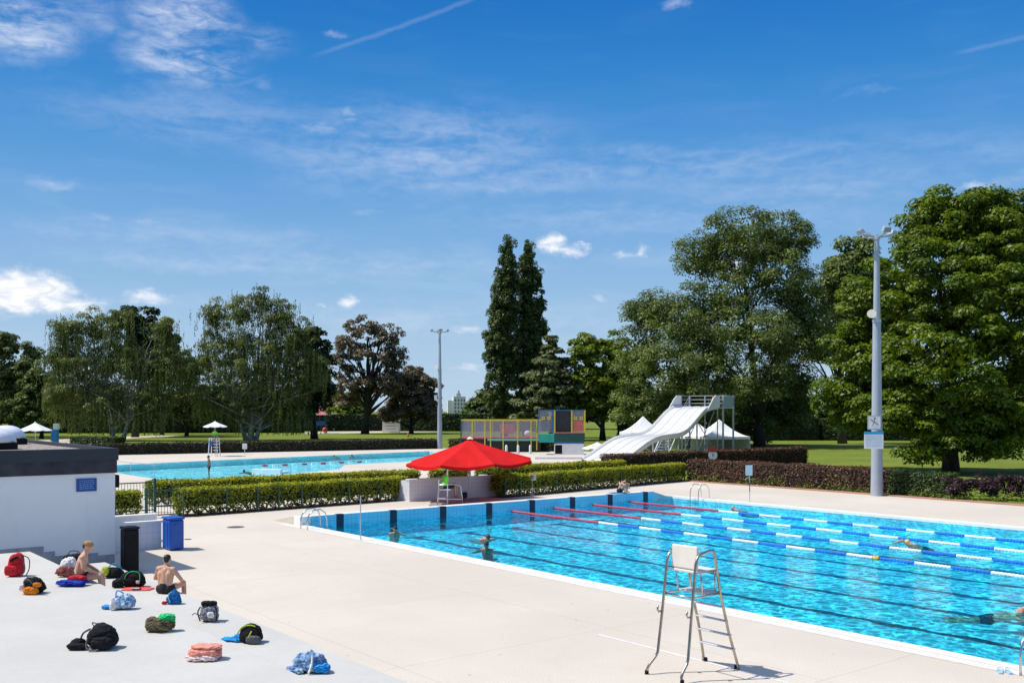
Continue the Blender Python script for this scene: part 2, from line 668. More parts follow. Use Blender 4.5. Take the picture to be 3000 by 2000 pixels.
M_BASIN = tilemat('pool_tile', (0.42, 0.74, 0.86), (0.5, 0.80, 0.90), (0.36, 0.62, 0.74), 0.2)
M_ENDWALL = tilemat('end_wall_tile', (0.20, 0.60, 0.80), (0.27, 0.68, 0.85), (0.14, 0.46, 0.66), 0.2, 0.01)
M_LANE = mat('lane_line_tile', (0.004, 0.012, 0.04), 0.35, 0.2)

# main basin: floor and four walls
bz = WZ - 0.5      # a shallow-looking floor: water seen at a low angle hides most of its depth
basin = MB()
basin.quad((PX0, PY0, bz), (PX1, PY0, bz), (PX1, PY1, bz), (PX0, PY1, bz))
for (a, b_) in (((PX0, PY0), (PX1, PY0)), ((PX1, PY0), (PX1, PY1)), ((PX1, PY1), (PX0, PY1)), ((PX0, PY1), (PX0, PY0))):
    basin.quad((*a, bz), (*b_, bz), (*b_, -0.001), (*a, -0.001))
bo = tag(basin.build('pool_basin', M_BASIN), kind='structure')
# lane lines on the floor and on the end wall
lanes = [19.4 + 2.5 * i for i in range(8)]
ll = MB()
for s in lanes:
    n_ = 260
    lf, rt = [], []
    for i in range(n_ + 1):
        yy = PY0 + 1.6 + (PY1 - PY0 - 3.2) * i / n_
        wv = 0.035 * math.sin(yy * 2.1 + s) + 0.03 * math.sin(yy * 4.7 + 2 * s)
        wd = 0.135 + 0.03 * math.sin(yy * 3.3 + 3 * s)
        lf.append((s - wd + wv, yy, bz + 0.004))
        rt.append((s + wd + wv, yy, bz + 0.004))
    ll.add(lf + rt, [(i, n_ + 1 + i, n_ + 2 + i, i + 1) for i in range(n_)])
    ll.span((s - 0.5, PY1 - 1.85, bz + 0.002), (s + 0.5, PY1 - 1.6, bz + 0.007))
    ll.span((s - 0.14, PY1 - 0.012, bz + 0.01), (s + 0.14, PY1 - 0.004, WZ - 0.31))
tag(ll.build('lane_lines', M_LANE), kind='structure')

# coping round the pool, raised end wall where the lanes start
cp = MB()
cp.span((PX0 - 0.25, PY0 - 0.33, -0.1), (PX0 + 0.015, PY1 - 0.02, 0.018))
cp.span((PX1 - 0.015, PY0 - 0.33, -0.1), (PX1 + 0.25, PY1 - 0.02, 0.018))
cp.span((PX0 + 0.016, PY0 - 0.33, -0.1), (PX1 - 0.016, PY0 + 0.015, 0.018))
tag(cp.build('pool_coping', M_COPE, bevel=0.008), kind='structure')
gr = MB()
gr.span((PX0 - 0.63, PY0 - 0.5, 0.004), (PX0 - 0.34, PY1 + 1.0, 0.008))
gr.span((PX1 + 0.34, PY0 - 0.5, 0.004), (PX1 + 0.63, PY1 + 1.0, 0.008))
tag(gr.build('gutter_grating', mat('grating', (0.74, 0.70, 0.64), 0.6, 0.1, 8.0)), kind='structure')

ew = thing('starting_wall', 'raised blue tiled end wall with dark lane marks at the shallow end of the lap pool', 'wall', (0, 0, 0))
q = MB()
# sloped ends where it steps down to the coping
q.add([(PX0 + 0.25, PY1 - 0.015, WZ - 0.3), (PX1 - 1.4, PY1 - 0.015, WZ - 0.3), (PX1 - 1.4, PY1 - 0.015, 0.32), (PX0 + 0.25, PY1 - 0.015, 0.32),
       (PX0 + 0.25, PY1 + 0.55, WZ - 0.3), (PX1 - 1.4, PY1 + 0.55, WZ - 0.3), (PX1 - 1.4, PY1 + 0.55, 0.32), (PX0 + 0.25, PY1 + 0.55, 0.32)],
      [(0, 1, 2, 3), (5, 4, 7, 6), (4, 0, 3, 7), (1, 5, 6, 2), (4, 5, 1, 0), (3, 2, 6, 7)])
q.build('tiled_face', M_ENDWALL, ew)
q = MB()
q.add([(PX1 - 1.395, PY1 - 0.015, WZ - 0.3), (PX1, PY1 - 0.015, WZ - 0.3), (PX1, PY1 - 0.015, 0.0), (PX1 - 0.5, PY1 - 0.015, 0.06), (PX1 - 1.395, PY1 - 0.015, 0.315),
       (PX1 - 1.395, PY1 + 0.55, WZ - 0.3), (PX1, PY1 + 0.55, WZ - 0.3), (PX1, PY1 + 0.55, 0.0), (PX1 - 0.5, PY1 + 0.55, 0.06), (PX1 - 1.395, PY1 + 0.55, 0.315)],
      [(0, 1, 2, 3, 4), (9, 8, 7, 6, 5), (2, 7, 8, 3), (3, 8, 9, 4), (1, 6, 7, 2), (0, 4, 9, 5)])
q.build('ramped_end', mat('ramp_tile', (0.42, 0.55, 0.62), 0.4), ew)
q = MB()
q.span((PX0 + 0.25, PY1 + 0.01, 0.322), (PX1 - 1.4, PY1 + 0.56, 0.34))
q.build('wall_top', M_COPE, ew)
for s in lanes:
    q = MB()
    if s < PX1 - 1.5:
        q.span((s - 0.16, PY1 - 0.035, WZ - 0.25), (s + 0.16, PY1 + 0.2, 0.346))
    else:
        q.span((s - 0.16, PY1 - 0.035, WZ - 0.25), (s + 0.16, PY1 + 0.2, 0.25))
    q.build('lane_mark', M_LANE, ew)
q = MB()
q.span((PX0 - 0.25, PY1 + 0.0, -0.05), (PX0 + 0.245, PY1 + 0.56, 0.34))
q.build('corner_block', M_COPE, ew, bevel=0.02)
q = MB()
q.add([(PX0 - 0.25, PY1 + 0.565, 0.0), (PX1 - 1.2, PY1 + 0.56, 0.0), (PX1 - 1.2, PY1 + 2.4, 0.004), (PX0 - 0.25, PY1 + 2.4, 0.004),
       (PX0 - 0.25, PY1 + 0.565, 0.32), (PX1 - 1.2, PY1 + 0.56, 0.32)], [(4, 5, 2, 3), (0, 4, 3), (1, 2, 5), (0, 1, 5, 4), (3, 2, 1, 0)])
q.build('deck_ramp', M_DECK, ew)


# ------------------------------------------------------------------ water
def watermat(name, tint, wave, wscale, caust, cscale, milky=0.0):
    m = bpy.data.materials.new(name)
    m.use_nodes = True
    t = NT(m.node_tree)
    m.node_tree.nodes.clear()
    co = t.n('ShaderNodeTexCoord').outputs['Object']
    wob = t.vm('MULTIPLY', t.vm('SUBTRACT', t.noise(co, 0.9, 3, 0.6, 0, 'Color'), (0.5, 0.5, 0.5)), (0.9, 0.9, 0))
    cw = t.vm('ADD', co, wob)
    h1 = t.noise(cw, wscale, 3, 0.55, 0.4)
    h2 = t.noise(cw, wscale * 2.9, 3, 0.6, 0.6)
    calm = t.mr(t.noise(co, 0.13, 3, 0.55), 0.3, 0.7, 0.55, 1.15)
    h = t.m('MULTIPLY', t.m('ADD', h1, t.m('MULTIPLY', h2, 0.42)), calm)
    bp = t.n('ShaderNodeBump')
    bp.inputs['Strength'].default_value = 1.0
    bp.inputs['Distance'].default_value = wave
    t.put(bp.inputs['Height'], h)
    N = bp.outputs[0]
    # caustics put into the transparent colour as thin bright nets
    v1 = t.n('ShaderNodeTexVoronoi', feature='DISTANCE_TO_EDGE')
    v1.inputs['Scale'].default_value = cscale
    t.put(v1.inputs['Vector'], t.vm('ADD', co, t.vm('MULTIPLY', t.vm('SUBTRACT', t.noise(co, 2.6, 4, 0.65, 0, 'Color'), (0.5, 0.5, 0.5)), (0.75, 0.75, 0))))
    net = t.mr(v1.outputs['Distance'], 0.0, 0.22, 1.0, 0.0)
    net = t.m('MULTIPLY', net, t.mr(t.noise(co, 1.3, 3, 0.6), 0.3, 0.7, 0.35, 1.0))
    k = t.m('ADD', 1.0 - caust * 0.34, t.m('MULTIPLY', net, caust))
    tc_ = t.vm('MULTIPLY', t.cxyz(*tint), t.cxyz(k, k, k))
    tr = t.n('ShaderNodeBsdfTransparent')
    t.put(tr.inputs['Color'], tc_)
    gl = t.n('ShaderNodeBsdfGlossy')
    gl.inputs['Roughness'].default_value = 0.03
    gl.inputs['Color'].default_value = (1, 1, 1, 1)
    t.put(gl.inputs['Normal'], N)
    fr = t.n('ShaderNodeFresnel')
    fr.inputs['IOR'].default_value = 1.33
    t.put(fr.inputs['Normal'], N)
    L = m.node_tree.links.new
    base = tr
    if milky:
        df = t.n('ShaderNodeBsdfDiffuse')
        df.inputs['Color'].default_value = (0.03, 0.5, 0.72, 1)
        m3 = t.n('ShaderNodeMixShader')
        m3.inputs[0].default_value = milky
        L(tr.outputs[0], m3.inputs[1])
        L(df.outputs[0], m3.inputs[2])
        base = m3
    m2 = t.n('ShaderNodeMixShader')
    t.put(m2.inputs[0], t.m('MULTIPLY', fr.outputs[0], 0.5))
    L(base.outputs[0], m2.inputs[1])
    L(gl.outputs[0], m2.inputs[2])
    o = t.n('ShaderNodeOutputMaterial')
    L(m2.outputs[0], o.inputs[0])
    return m


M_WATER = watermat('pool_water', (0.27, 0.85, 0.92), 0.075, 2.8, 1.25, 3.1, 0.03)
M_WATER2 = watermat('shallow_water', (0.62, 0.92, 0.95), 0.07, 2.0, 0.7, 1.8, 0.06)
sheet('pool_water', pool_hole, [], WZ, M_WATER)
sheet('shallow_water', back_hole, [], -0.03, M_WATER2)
bb = MB()
n_ = len(back_hole)
bb.add([(x, y, -0.55) for x, y in back_hole], [tuple(range(n_))])
for i in range(n_):
    a, b_ = back_hole[i], back_hole[(i + 1) % n_]
    bb.quad((*a, -0.55), (*b_, -0.55), (*b_, -0.001), (*a, -0.001))
M_BASIN2 = mat('shallow_basin_paint', (0.50, 0.76, 0.80), 0.4, 0.08, 0.4)
tag(bb.build('shallow_basin', M_BASIN2), kind='structure')

# ------------------------------------------------------------------ terrace, kerb, path, soil
m = bpy.data.materials.new('terrace_paint')
m.use_nodes = True
t = NT(m.node_tree)
b = m.node_tree.nodes['Principled BSDF']
co = t.n('ShaderNodeTexCoord').outputs['Object']
c = t.mix(t.mr(t.noise(co, 0.5, 6, 0.65), 0.3, 0.7), (0.51, 0.49, 0.44), (0.57, 0.55, 0.495))
c = t.mix(t.mr(t.noise(co, 9.0, 5, 0.75), 0.4, 0.75, 0.0, 0.32), c, (0.42, 0.42, 0.42))
c = t.mix(t.mr(t.noise(t.vm('MULTIPLY', co, (0.25, 2.4, 1)), 1.6, 5, 0.7), 0.55, 0.75, 0, 0.22), c, (0.66, 0.645, 0.61))
spk = t.n('ShaderNodeTexVoronoi')
spk.inputs['Scale'].default_value = 2.2
t.put(spk.inputs['Vector'], co)
c = t.mix(t.mr(spk.outputs['Distance'], 0.04, 0.07, 0.3, 0.0), c, (0.3, 0.3, 0.3))
t.put(b.inputs['Base Color'], c)
b.inputs['Roughness'].default_value = 0.75
bp = t.n('ShaderNodeBump')
bp.inputs['Strength'].default_value = 0.3
bp.inputs['Distance'].default_value = 0.006
t.put(bp.inputs['Height'], t.noise(co, 70.0, 4, 0.75))
t.put(b.inputs['Normal'], bp.outputs[0])
M_TERR = m
TZ1, TZ2 = 0.9, 0.45
q = MB()
prof = [(8.0, 0.0), (8.0, TZ2), (6.15, TZ2), (6.15, TZ1), (2.2, TZ1), (2.2, 1.35), (0.6, 1.35), (0.6, 2.0), (-0.6, 2.0), (-0.6, 2.85), (-9, 2.85), (-9, 0.0)]
vs = [(x, -30, z) for x, z in prof] + [(x, 27.6, z) for x, z in prof]
k = len(prof)
q.add(vs, [tuple(range(k)), tuple(reversed(range(k, 2 * k)))] + [(i, k + i, k + (i + 1) % k, (i + 1) % k) for i in range(k)])
tag(q.build('terrace', M_TERR, bevel=0.012), kind='structure')
# the painted strip at the foot of the last step
sheet('painted_strip', rect(8.003, -30, 8.86, 27.3), [], 0.004, M_TERR)
q = MB()
q.span((13.76, 14.6, 0.003), (13.82, -20, 0.006))
tag(q.build('drain_line', M_COPE), kind='structure')

M_BRICK = tilemat('kerb_brick', (0.34, 0.17, 0.11), (0.44, 0.23, 0.15), (0.32, 0.18, 0.13), 0.22, 0.008, 0.8, 'xy')
q = MB()
q.span((47.9, -40, -0.03), (48.35, 43.4, 0.06))
tag(q.build('kerb', M_BRICK, bevel=0.01), kind='structure')
M_SOIL = mat('soil', (0.09, 0.055, 0.035), 0.95, 0.4, 5.0, bump=0.8, bscale=18)
h1a, h1b = gnd(412, 1187), gnd(936, 1147)
h2a, h2b = gnd(1150, 1143), gnd(1575, 1104)


def strip(name, a, b, w0, w1, z, m):
    d = (b - a).normalized()
    n = Vector((-d.y, d.x, 0))
    p = [a + n * w0, b + n * w0, b + n * w1, a + n * w1]
    return sheet(name, [(v.x, v.y) for v in p], [], z, m)


strip('soil_bed', h1a, h1b, -0.32, 1.1, 0.004, M_SOIL)
strip('soil_bed', h2a, h2b, -0.2, 1.1, 0.004, M_SOIL)
# pale path through the far lawn
pa = [gnd(700, 991.5), gnd(820, 990), gnd(1010, 988), gnd(1010, 991), gnd(820, 994), gnd(700, 996)]
sheet('path', [(v.x, v.y) for v in pa], [], -0.012, mat('path_sand', (0.55, 0.47, 0.37), 0.9))
pa = [gnd(60, 1012), gnd(240, 1003), gnd(350, 1000), gnd(430, 1000), gnd(300, 1006), gnd(225, 1016), gnd(60, 1030)]
sheet('path', [(v.x, v.y) for v in pa], [], -0.012, mat('path_sand', (0.55, 0.47, 0.37), 0.9))

# ================================================================== changing building
BX, BL, BH = 8.74, 29.2, 3.43
bld = thing('changing_building', 'white walled flat roofed building with a dark slate roof edge', 'building', (BX, BL, 0))


def loc(o, vs):
    return tuple(Vector(vs) - o.location)


m = bpy.data.materials.new('render_wall')
m.use_nodes = True
t = NT(m.node_tree)
b = m.node_tree.nodes['Principled BSDF']
co = t.n('ShaderNodeTexCoord').outputs['Object']
c = t.mix(t.mr(t.noise(co, 0.8, 6, 0.65), 0.3, 0.7), (0.86, 0.85, 0.83), (0.91, 0.90, 0.88))
c = t.mix(t.mr(t.noise(t.vm('MULTIPLY', co, (3.0, 3.0, 0.35)), 1.2, 5, 0.7), 0.6, 0.78, 0, 0.35), c, (0.5, 0.5, 0.49))
t.put(b.inputs['Base Color'], c)
b.inputs['Roughness'].default_value = 0.8
bp = t.n('ShaderNodeBump')
bp.inputs['Strength'].default_value = 0.4
bp.inputs['Distance'].default_value = 0.008
t.put(bp.inputs['Height'], t.noise(co, 30.0, 5, 0.7))
t.put(b.inputs['Normal'], bp.outputs[0])
M_RENDER = m
q = MB()
q.span((-18, 0, -0.02), (0, 14.4, 2.73))
q.build('wall', M_RENDER, bld)
M_SLATE = mat('slate_cladding', (0.022, 0.030, 0.042), 0.6, 0.12, 0.9)
M_SLATE2 = mat('stained_band', (0.012, 0.015, 0.024), 0.7, 0.2, 1.6, c2=(0.045, 0.045, 0.06))
q = MB()
q.span((-18.02, -0.05, 2.73), (0.04, 14.42, 3.09))
q.build('lower_band', M_SLATE2, bld)
q = MB()
o_ = [(-18.04, -0.09), (0.07, -0.09), (0.07, 14.46), (-18.04, 14.46)]
i_ = [(-17.8, 0.13), (-0.15, 0.13), (-0.15, 14.24), (-17.8, 14.24)]
vs = [(*p, 3.09) for p in o_] + [(*p, BH) for p in o_] + [(*p, BH) for p in i_] + [(*p, 3.2) for p in i_]
fs = [(0, 1, 2, 3)]
for i in range(4):
    j = (i + 1) % 4
    fs += [(i, j, 4 + j, 4 + i), (4 + i, 4 + j, 8 + j, 8 + i), (8 + i, 8 + j, 12 + j, 12 + i)]
fs.append((12, 13, 14, 15))
q.add(vs, fs)
q.build('roof_edge', M_SLATE, bld)
q = MB()
q.quad((-17.8, 0.13, 3.33), (-0.15, 0.13, 3.33), (-0.15, 14.24, 3.33), (-17.8, 14.24, 3.33))
q.build('roof', mat('roof_gravel', (0.30, 0.25, 0.21), 0.95, 0.45, 6.0, bump=1.0, bscale=25), bld)
M_DOME = mat('dome_plastic', (0.78, 0.80, 0.82), 0.3, 0.04)
M_BLACK = mat('black_plastic', (0.009, 0.009, 0.011), 0.55, 0.3, spec=0.15)
for (px, py, D, r) in ((14.7, 1017, 34.3, 0.62), (-14, 1031, 29.9, 0.62)):
    g = W((px - 1176) / FPX * D, D, 0)
    d = MB()
    d.lathe([(r, 0.0), (r * 0.97, 0.10), (r * 0.85, 0.24), (r * 0.62, 0.36), (r * 0.32, 0.43), (0.02, 0.45)], (0, 0, 0), 20)
    do = d.build('skylight', M_DOME, bld, smooth=True)
    do.location = loc(bld, (g.x, g.y, 3.54))
    c_ = MB()
    c_.box((0, 0, -0.115), (r * 1.75, r * 1.75, 0.22))
    c_.build('skylight_kerb', M_BLACK, do)
# stepped plinth along the foot of the wall
q = MB()
for (p0, p1, zt, zb) in ((-60, 100, 0.80, 0.5), (100, 126, 0.64, 0.3), (126, 225, 0.50, 0.15), (225, 263, 0.42, 0.0)):
    def sx(px):
        kx = (px - 1176) / FPX
        D = (BL - 0.02) / (CS - SN * kx)
        return D * (SN + CS * kx) - BX
    q.span((sx(p0), -0.03, zb), (sx(p1), 0.01, zt))
q.build('plinth', mat('plinth_grey', (0.34, 0.35, 0.37), 0.8, 0.2, 3.0), bld)
q = MB()
q.span((0.0, 0.05, 2.3), (0.14, 0.3, 2.66))
q.build('wall_lamp', M_BLACK, bld, bevel=0.02)
# blue sign
sg = thing('wall_sign', 'small blue notice panel with pale lines of print high on the white wall', 'sign', (7.96, BL - 0.03, 2.42))
q = MB()
q.span((-0.27, -0.012, -0.18), (0.27, 0.02, 0.18))
q.build('panel', mat('sign_blue', (0.01, 0.07, 0.32), 0.5, 0.1), sg, bevel=0.004)
q = MB()
rr = random.Random(3)
for i in range(5):
    xx = -0.19
    while xx < 0.17:
        wd = rr.uniform(0.03, 0.09)
        q.span((xx, -0.017, 0.11 - 0.055 * i), (min(xx + wd, 0.2), -0.0125, 0.11 - 0.055 * i + 0.022))
        xx += wd + 0.02
q.build('print_lines', mat('sign_print', (0.16, 0.36, 0.52), 0.5), sg)

# white tiled low walls beside the building
M_WTILE = tilemat('white_tile', (0.72, 0.73, 0.75), (0.78, 0.78, 0.79), (0.52, 0.53, 0.60), 0.2, 0.007, 0.3)
lw = thing('tiled_wall', 'low white tiled footbath wall between the building and the blue container', 'wall', (11.26, 32.7, 0))
q = MB()
q.span((-2.45, 0, 0), (0, 0.22, 0.84))
q.build('wall', M_WTILE, lw)
q = MB()
q.span((-2.45, -0.03, 0.842), (0.03, 0.25, 0.90))
q.build('wall_cap', M_COPE, lw)
lw = thing('tiled_wall', 'longer white footbath wall just behind the tiled wall by the gate', 'wall', (11.75, 34.6, 0))
q = MB()
q.span((-2.95, 0, 0), (0, 0.25, 0.86))
q.build('wall', M_WTILE, lw)
q = MB()
q.span((-2.95, -0.03, 0.862), (0.03, 0.32, 0.93))
q.build('wall_cap', M_COPE, lw)

# blue container
bc = thing('plastic_container', 'tall bright blue plastic container at the end of the tiled wall', 'container', (11.2, 31.75, 0))
q = MB()
q.span((0, 0, 0.03), (0.47, 0.72, 0.98))
M_BLUEP = mat('blue_plastic', (0.006, 0.085, 0.42), 0.4, 0.1)
q.build('body', M_BLUEP, bc, bevel=0.05)
q = MB()
q.span((-0.02, -0.02, 0.985), (0.49, 0.74, 1.06))
q.build('lid', M_BLUEP, bc, bevel=0.03)
q = MB()
for yy in (0.2, 0.5):
    q.span((-0.012, yy, 0.12), (0.0, yy + 0.05, 0.9))
q.span((0.15, -0.03, 0.8), (0.32, 0.0, 0.86))
q.build('rib', M_BLUEP, bc)
# black bin
bk = thing('waste_bin', 'tall narrow black bin standing at the corner of the white building', 'bin', (8.88, 28.35, 0))
q = MB()
q.box((0, 0, 0.6), (0.40, 0.40, 1.2))
q.build('body', M_BLACK, bk, bevel=0.04)
q = MB()
q.box((0, 0, 1.235), (0.43, 0.43, 0.07))
q.build('lid', mat('black_lid', (0.012, 0.012, 0.014), 0.5, spec=0.2), bk, bevel=0.02)
# ================================================================== vegetation
def leaves_mesh(name, P, Nrm, size, aspect=0.6, droop=None, fold=0.25):
    """many separate folded leaf clusters: P centres (n,3), Nrm facing (n,3), size (n,)"""
    n = len(P)
    Nrm = Nrm / np.maximum(np.linalg.norm(Nrm, axis=1, keepdims=True), 1e-6)
    rv = rng.normal(size=(n, 3))
    if droop is not None:
        rv = rv * (1 - droop) + np.array([0, 0, -1.0]) * droop * 2
    T = rv - Nrm * np.sum(rv * Nrm, axis=1, keepdims=True)
    T /= np.maximum(np.linalg.norm(T, axis=1, keepdims=True), 1e-6)
    B = np.cross(Nrm, T)
    s = size[:, None]
    a = P - T * s * 0.5
    c = P + T * s * 0.5
    off = Nrm * s * fold * rng.uniform(-1, 1, size=(n, 1))
    b = P + B * s * 0.5 * aspect + off
    d = P - B * s * 0.5 * aspect + off
    V = np.stack([a, b, c, d], axis=1).reshape(-1, 3).astype(np.float32)
    me = bpy.data.meshes.new(name)
    me.vertices.add(4 * n)
    me.vertices.foreach_set('co', V.ravel())
    me.loops.add(4 * n)
    me.loops.foreach_set('vertex_index', np.arange(4 * n, dtype=np.int32))
    me.polygons.add(n)
    me.polygons.foreach_set('loop_start', np.arange(0, 4 * n, 4, dtype=np.int32))
    me.polygons.foreach_set('loop_total', np.full(n, 4, dtype=np.int32))
    me.update(calc_edges=True)
    me.validate()
    return me


def unit(n):
    v = rng.normal(size=(n, 3))
    return v / np.linalg.norm(v, axis=1, keepdims=True)


LM = {
    'maple': leafmat('maple_leaves', (0.042, 0.092, 0.004), (0.205, 0.27, 0.009), 0.32, 0.3),
    'willow': leafmat('willow_leaves', (0.054, 0.086, 0.016), (0.22, 0.27, 0.06), 0.25, 0.3),
    'birch': leafmat('birch_leaves', (0.056, 0.08, 0.016), (0.25, 0.28, 0.078), 0.25, 0.3),
    'poplar': leafmat('poplar_leaves', (0.026, 0.052, 0.01), (0.125, 0.17, 0.036), 0.2, 0.3),
    'copper': leafmat('copper_leaves', (0.084, 0.068, 0.036), (0.285, 0.22, 0.14), 0.25, 0.4),
    'dark': leafmat('dark_leaves', (0.008, 0.022, 0.005), (0.038, 0.068, 0.016), 0.2, 0.3),
    'mid': leafmat('mid_leaves', (0.026, 0.056, 0.008), (0.143, 0.192, 0.026), 0.25, 0.3),
    'bright': leafmat('bright_leaves', (0.060, 0.110, 0.006), (0.247, 0.300, 0.020), 0.35, 0.4),
    'cedar': leafmat('cedar_needles', (0.046, 0.064, 0.018), (0.18, 0.195, 0.066), 0.15, 0.4),
    'laurel': leafmat('laurel_leaves', (0.100, 0.145, 0.006), (0.390, 0.410, 0.016), 0.3, 1.2),
    'copperhedge': leafmat('copper_hedge_leaves', (0.058, 0.026, 0.014), (0.2, 0.098, 0.056), 0.2, 0.8),
    'darkhedge': leafmat('dark_hedge_leaves', (0.028, 0.023, 0.010), (0.092, 0.075, 0.030), 0.2, 0.8),
    'greenhedge': leafmat('green_hedge_leaves', (0.024, 0.052, 0.008), (0.100, 0.165, 0.026), 0.25, 0.6),
    'olivehedge': leafmat('olive_hedge_leaves', (0.042, 0.046, 0.012), (0.135, 0.130, 0.036), 0.2, 0.6),
    'yellowtip': leafmat('young_laurel_leaves', (0.30, 0.32, 0.010), (0.62, 0.58, 0.020), 0.3, 1.2),
    'purple': leafmat('purple_leaves', (0.026, 0.012, 0.014), (0.095, 0.048, 0.052), 0.2, 1.0),
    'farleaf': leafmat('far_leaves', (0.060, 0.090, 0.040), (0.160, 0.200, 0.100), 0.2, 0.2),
}
M_BARK = mat('bark', (0.060, 0.048, 0.038), 0.9, 0.35, 4.0, bump=0.8, bscale=14)
M_BARKDARK = mat('dark_bark', (0.022, 0.018, 0.014), 0.9, 0.35, 4.0, bump=0.8, bscale=14)
M_BIRCH = mat('birch_bark', (0.22, 0.215, 0.20), 0.8, 0.5, 3.0, c2=(0.50, 0.49, 0.46), bump=0.4)


def bend(p0, p1, k=4, sag=0.12, seed=0):
    rnd = random.Random(seed)
    p0, p1 = Vector(p0), Vector(p1)
    L = (p1 - p0).length
    off = Vector((rnd.uniform(-1, 1), rnd.uniform(-1, 1), rnd.uniform(-0.2, 1.0))) * L * sag
    return [p0.lerp(p1, i / k) + off * math.sin(math.pi * i / k) for i in range(k + 1)]


def crown_points(ells, nsub, rsub, nleaf, shell=0.55, flat=0.75):
    """ells: list of (cx,cy,cz,rx,ry,rz) in local metres. Returns leaf points, facings, sub-clump centres"""
    vol = np.array([e[3] * e[5] for e in ells])
    vol = vol / vol.sum()
    cs, rs = [], []
    for e, f in zip(ells, vol):
        k = max(2, int(nsub * f))
        u = unit(k)
        rad = rng.uniform(shell, 1.0, size=(k, 1)) ** 0.7
        c = np.array(e[:3]) + u * rad * np.array(e[3:6])
        cs.append(c)
        rs.append(rng.uniform(rsub[0], rsub[1], size=k))
    C = np.concatenate(cs)
    Rr = np.concatenate(rs)
    per = max(4, int(nleaf / len(C)))
    P, Nn = [], []
    for c, r in zip(C, Rr):
        k = int(per * rng.uniform(0.6, 1.4) * (r / np.mean(Rr)) ** 1.6) + 3
        u = unit(k)
        u[:, 2] = np.where(u[:, 2] < -0.3, -u[:, 2], u[:, 2])
        p = c + u * r * (rng.uniform(0.25, 1.0, size=(k, 1)) ** 0.5) * np.array([1, 1, flat])
        P.append(p)
        Nn.append(u + np.array([0, 0, 0.55]) + rng.normal(scale=0.36, size=(k, 3)))
    return np.concatenate(P), np.concatenate(Nn), C


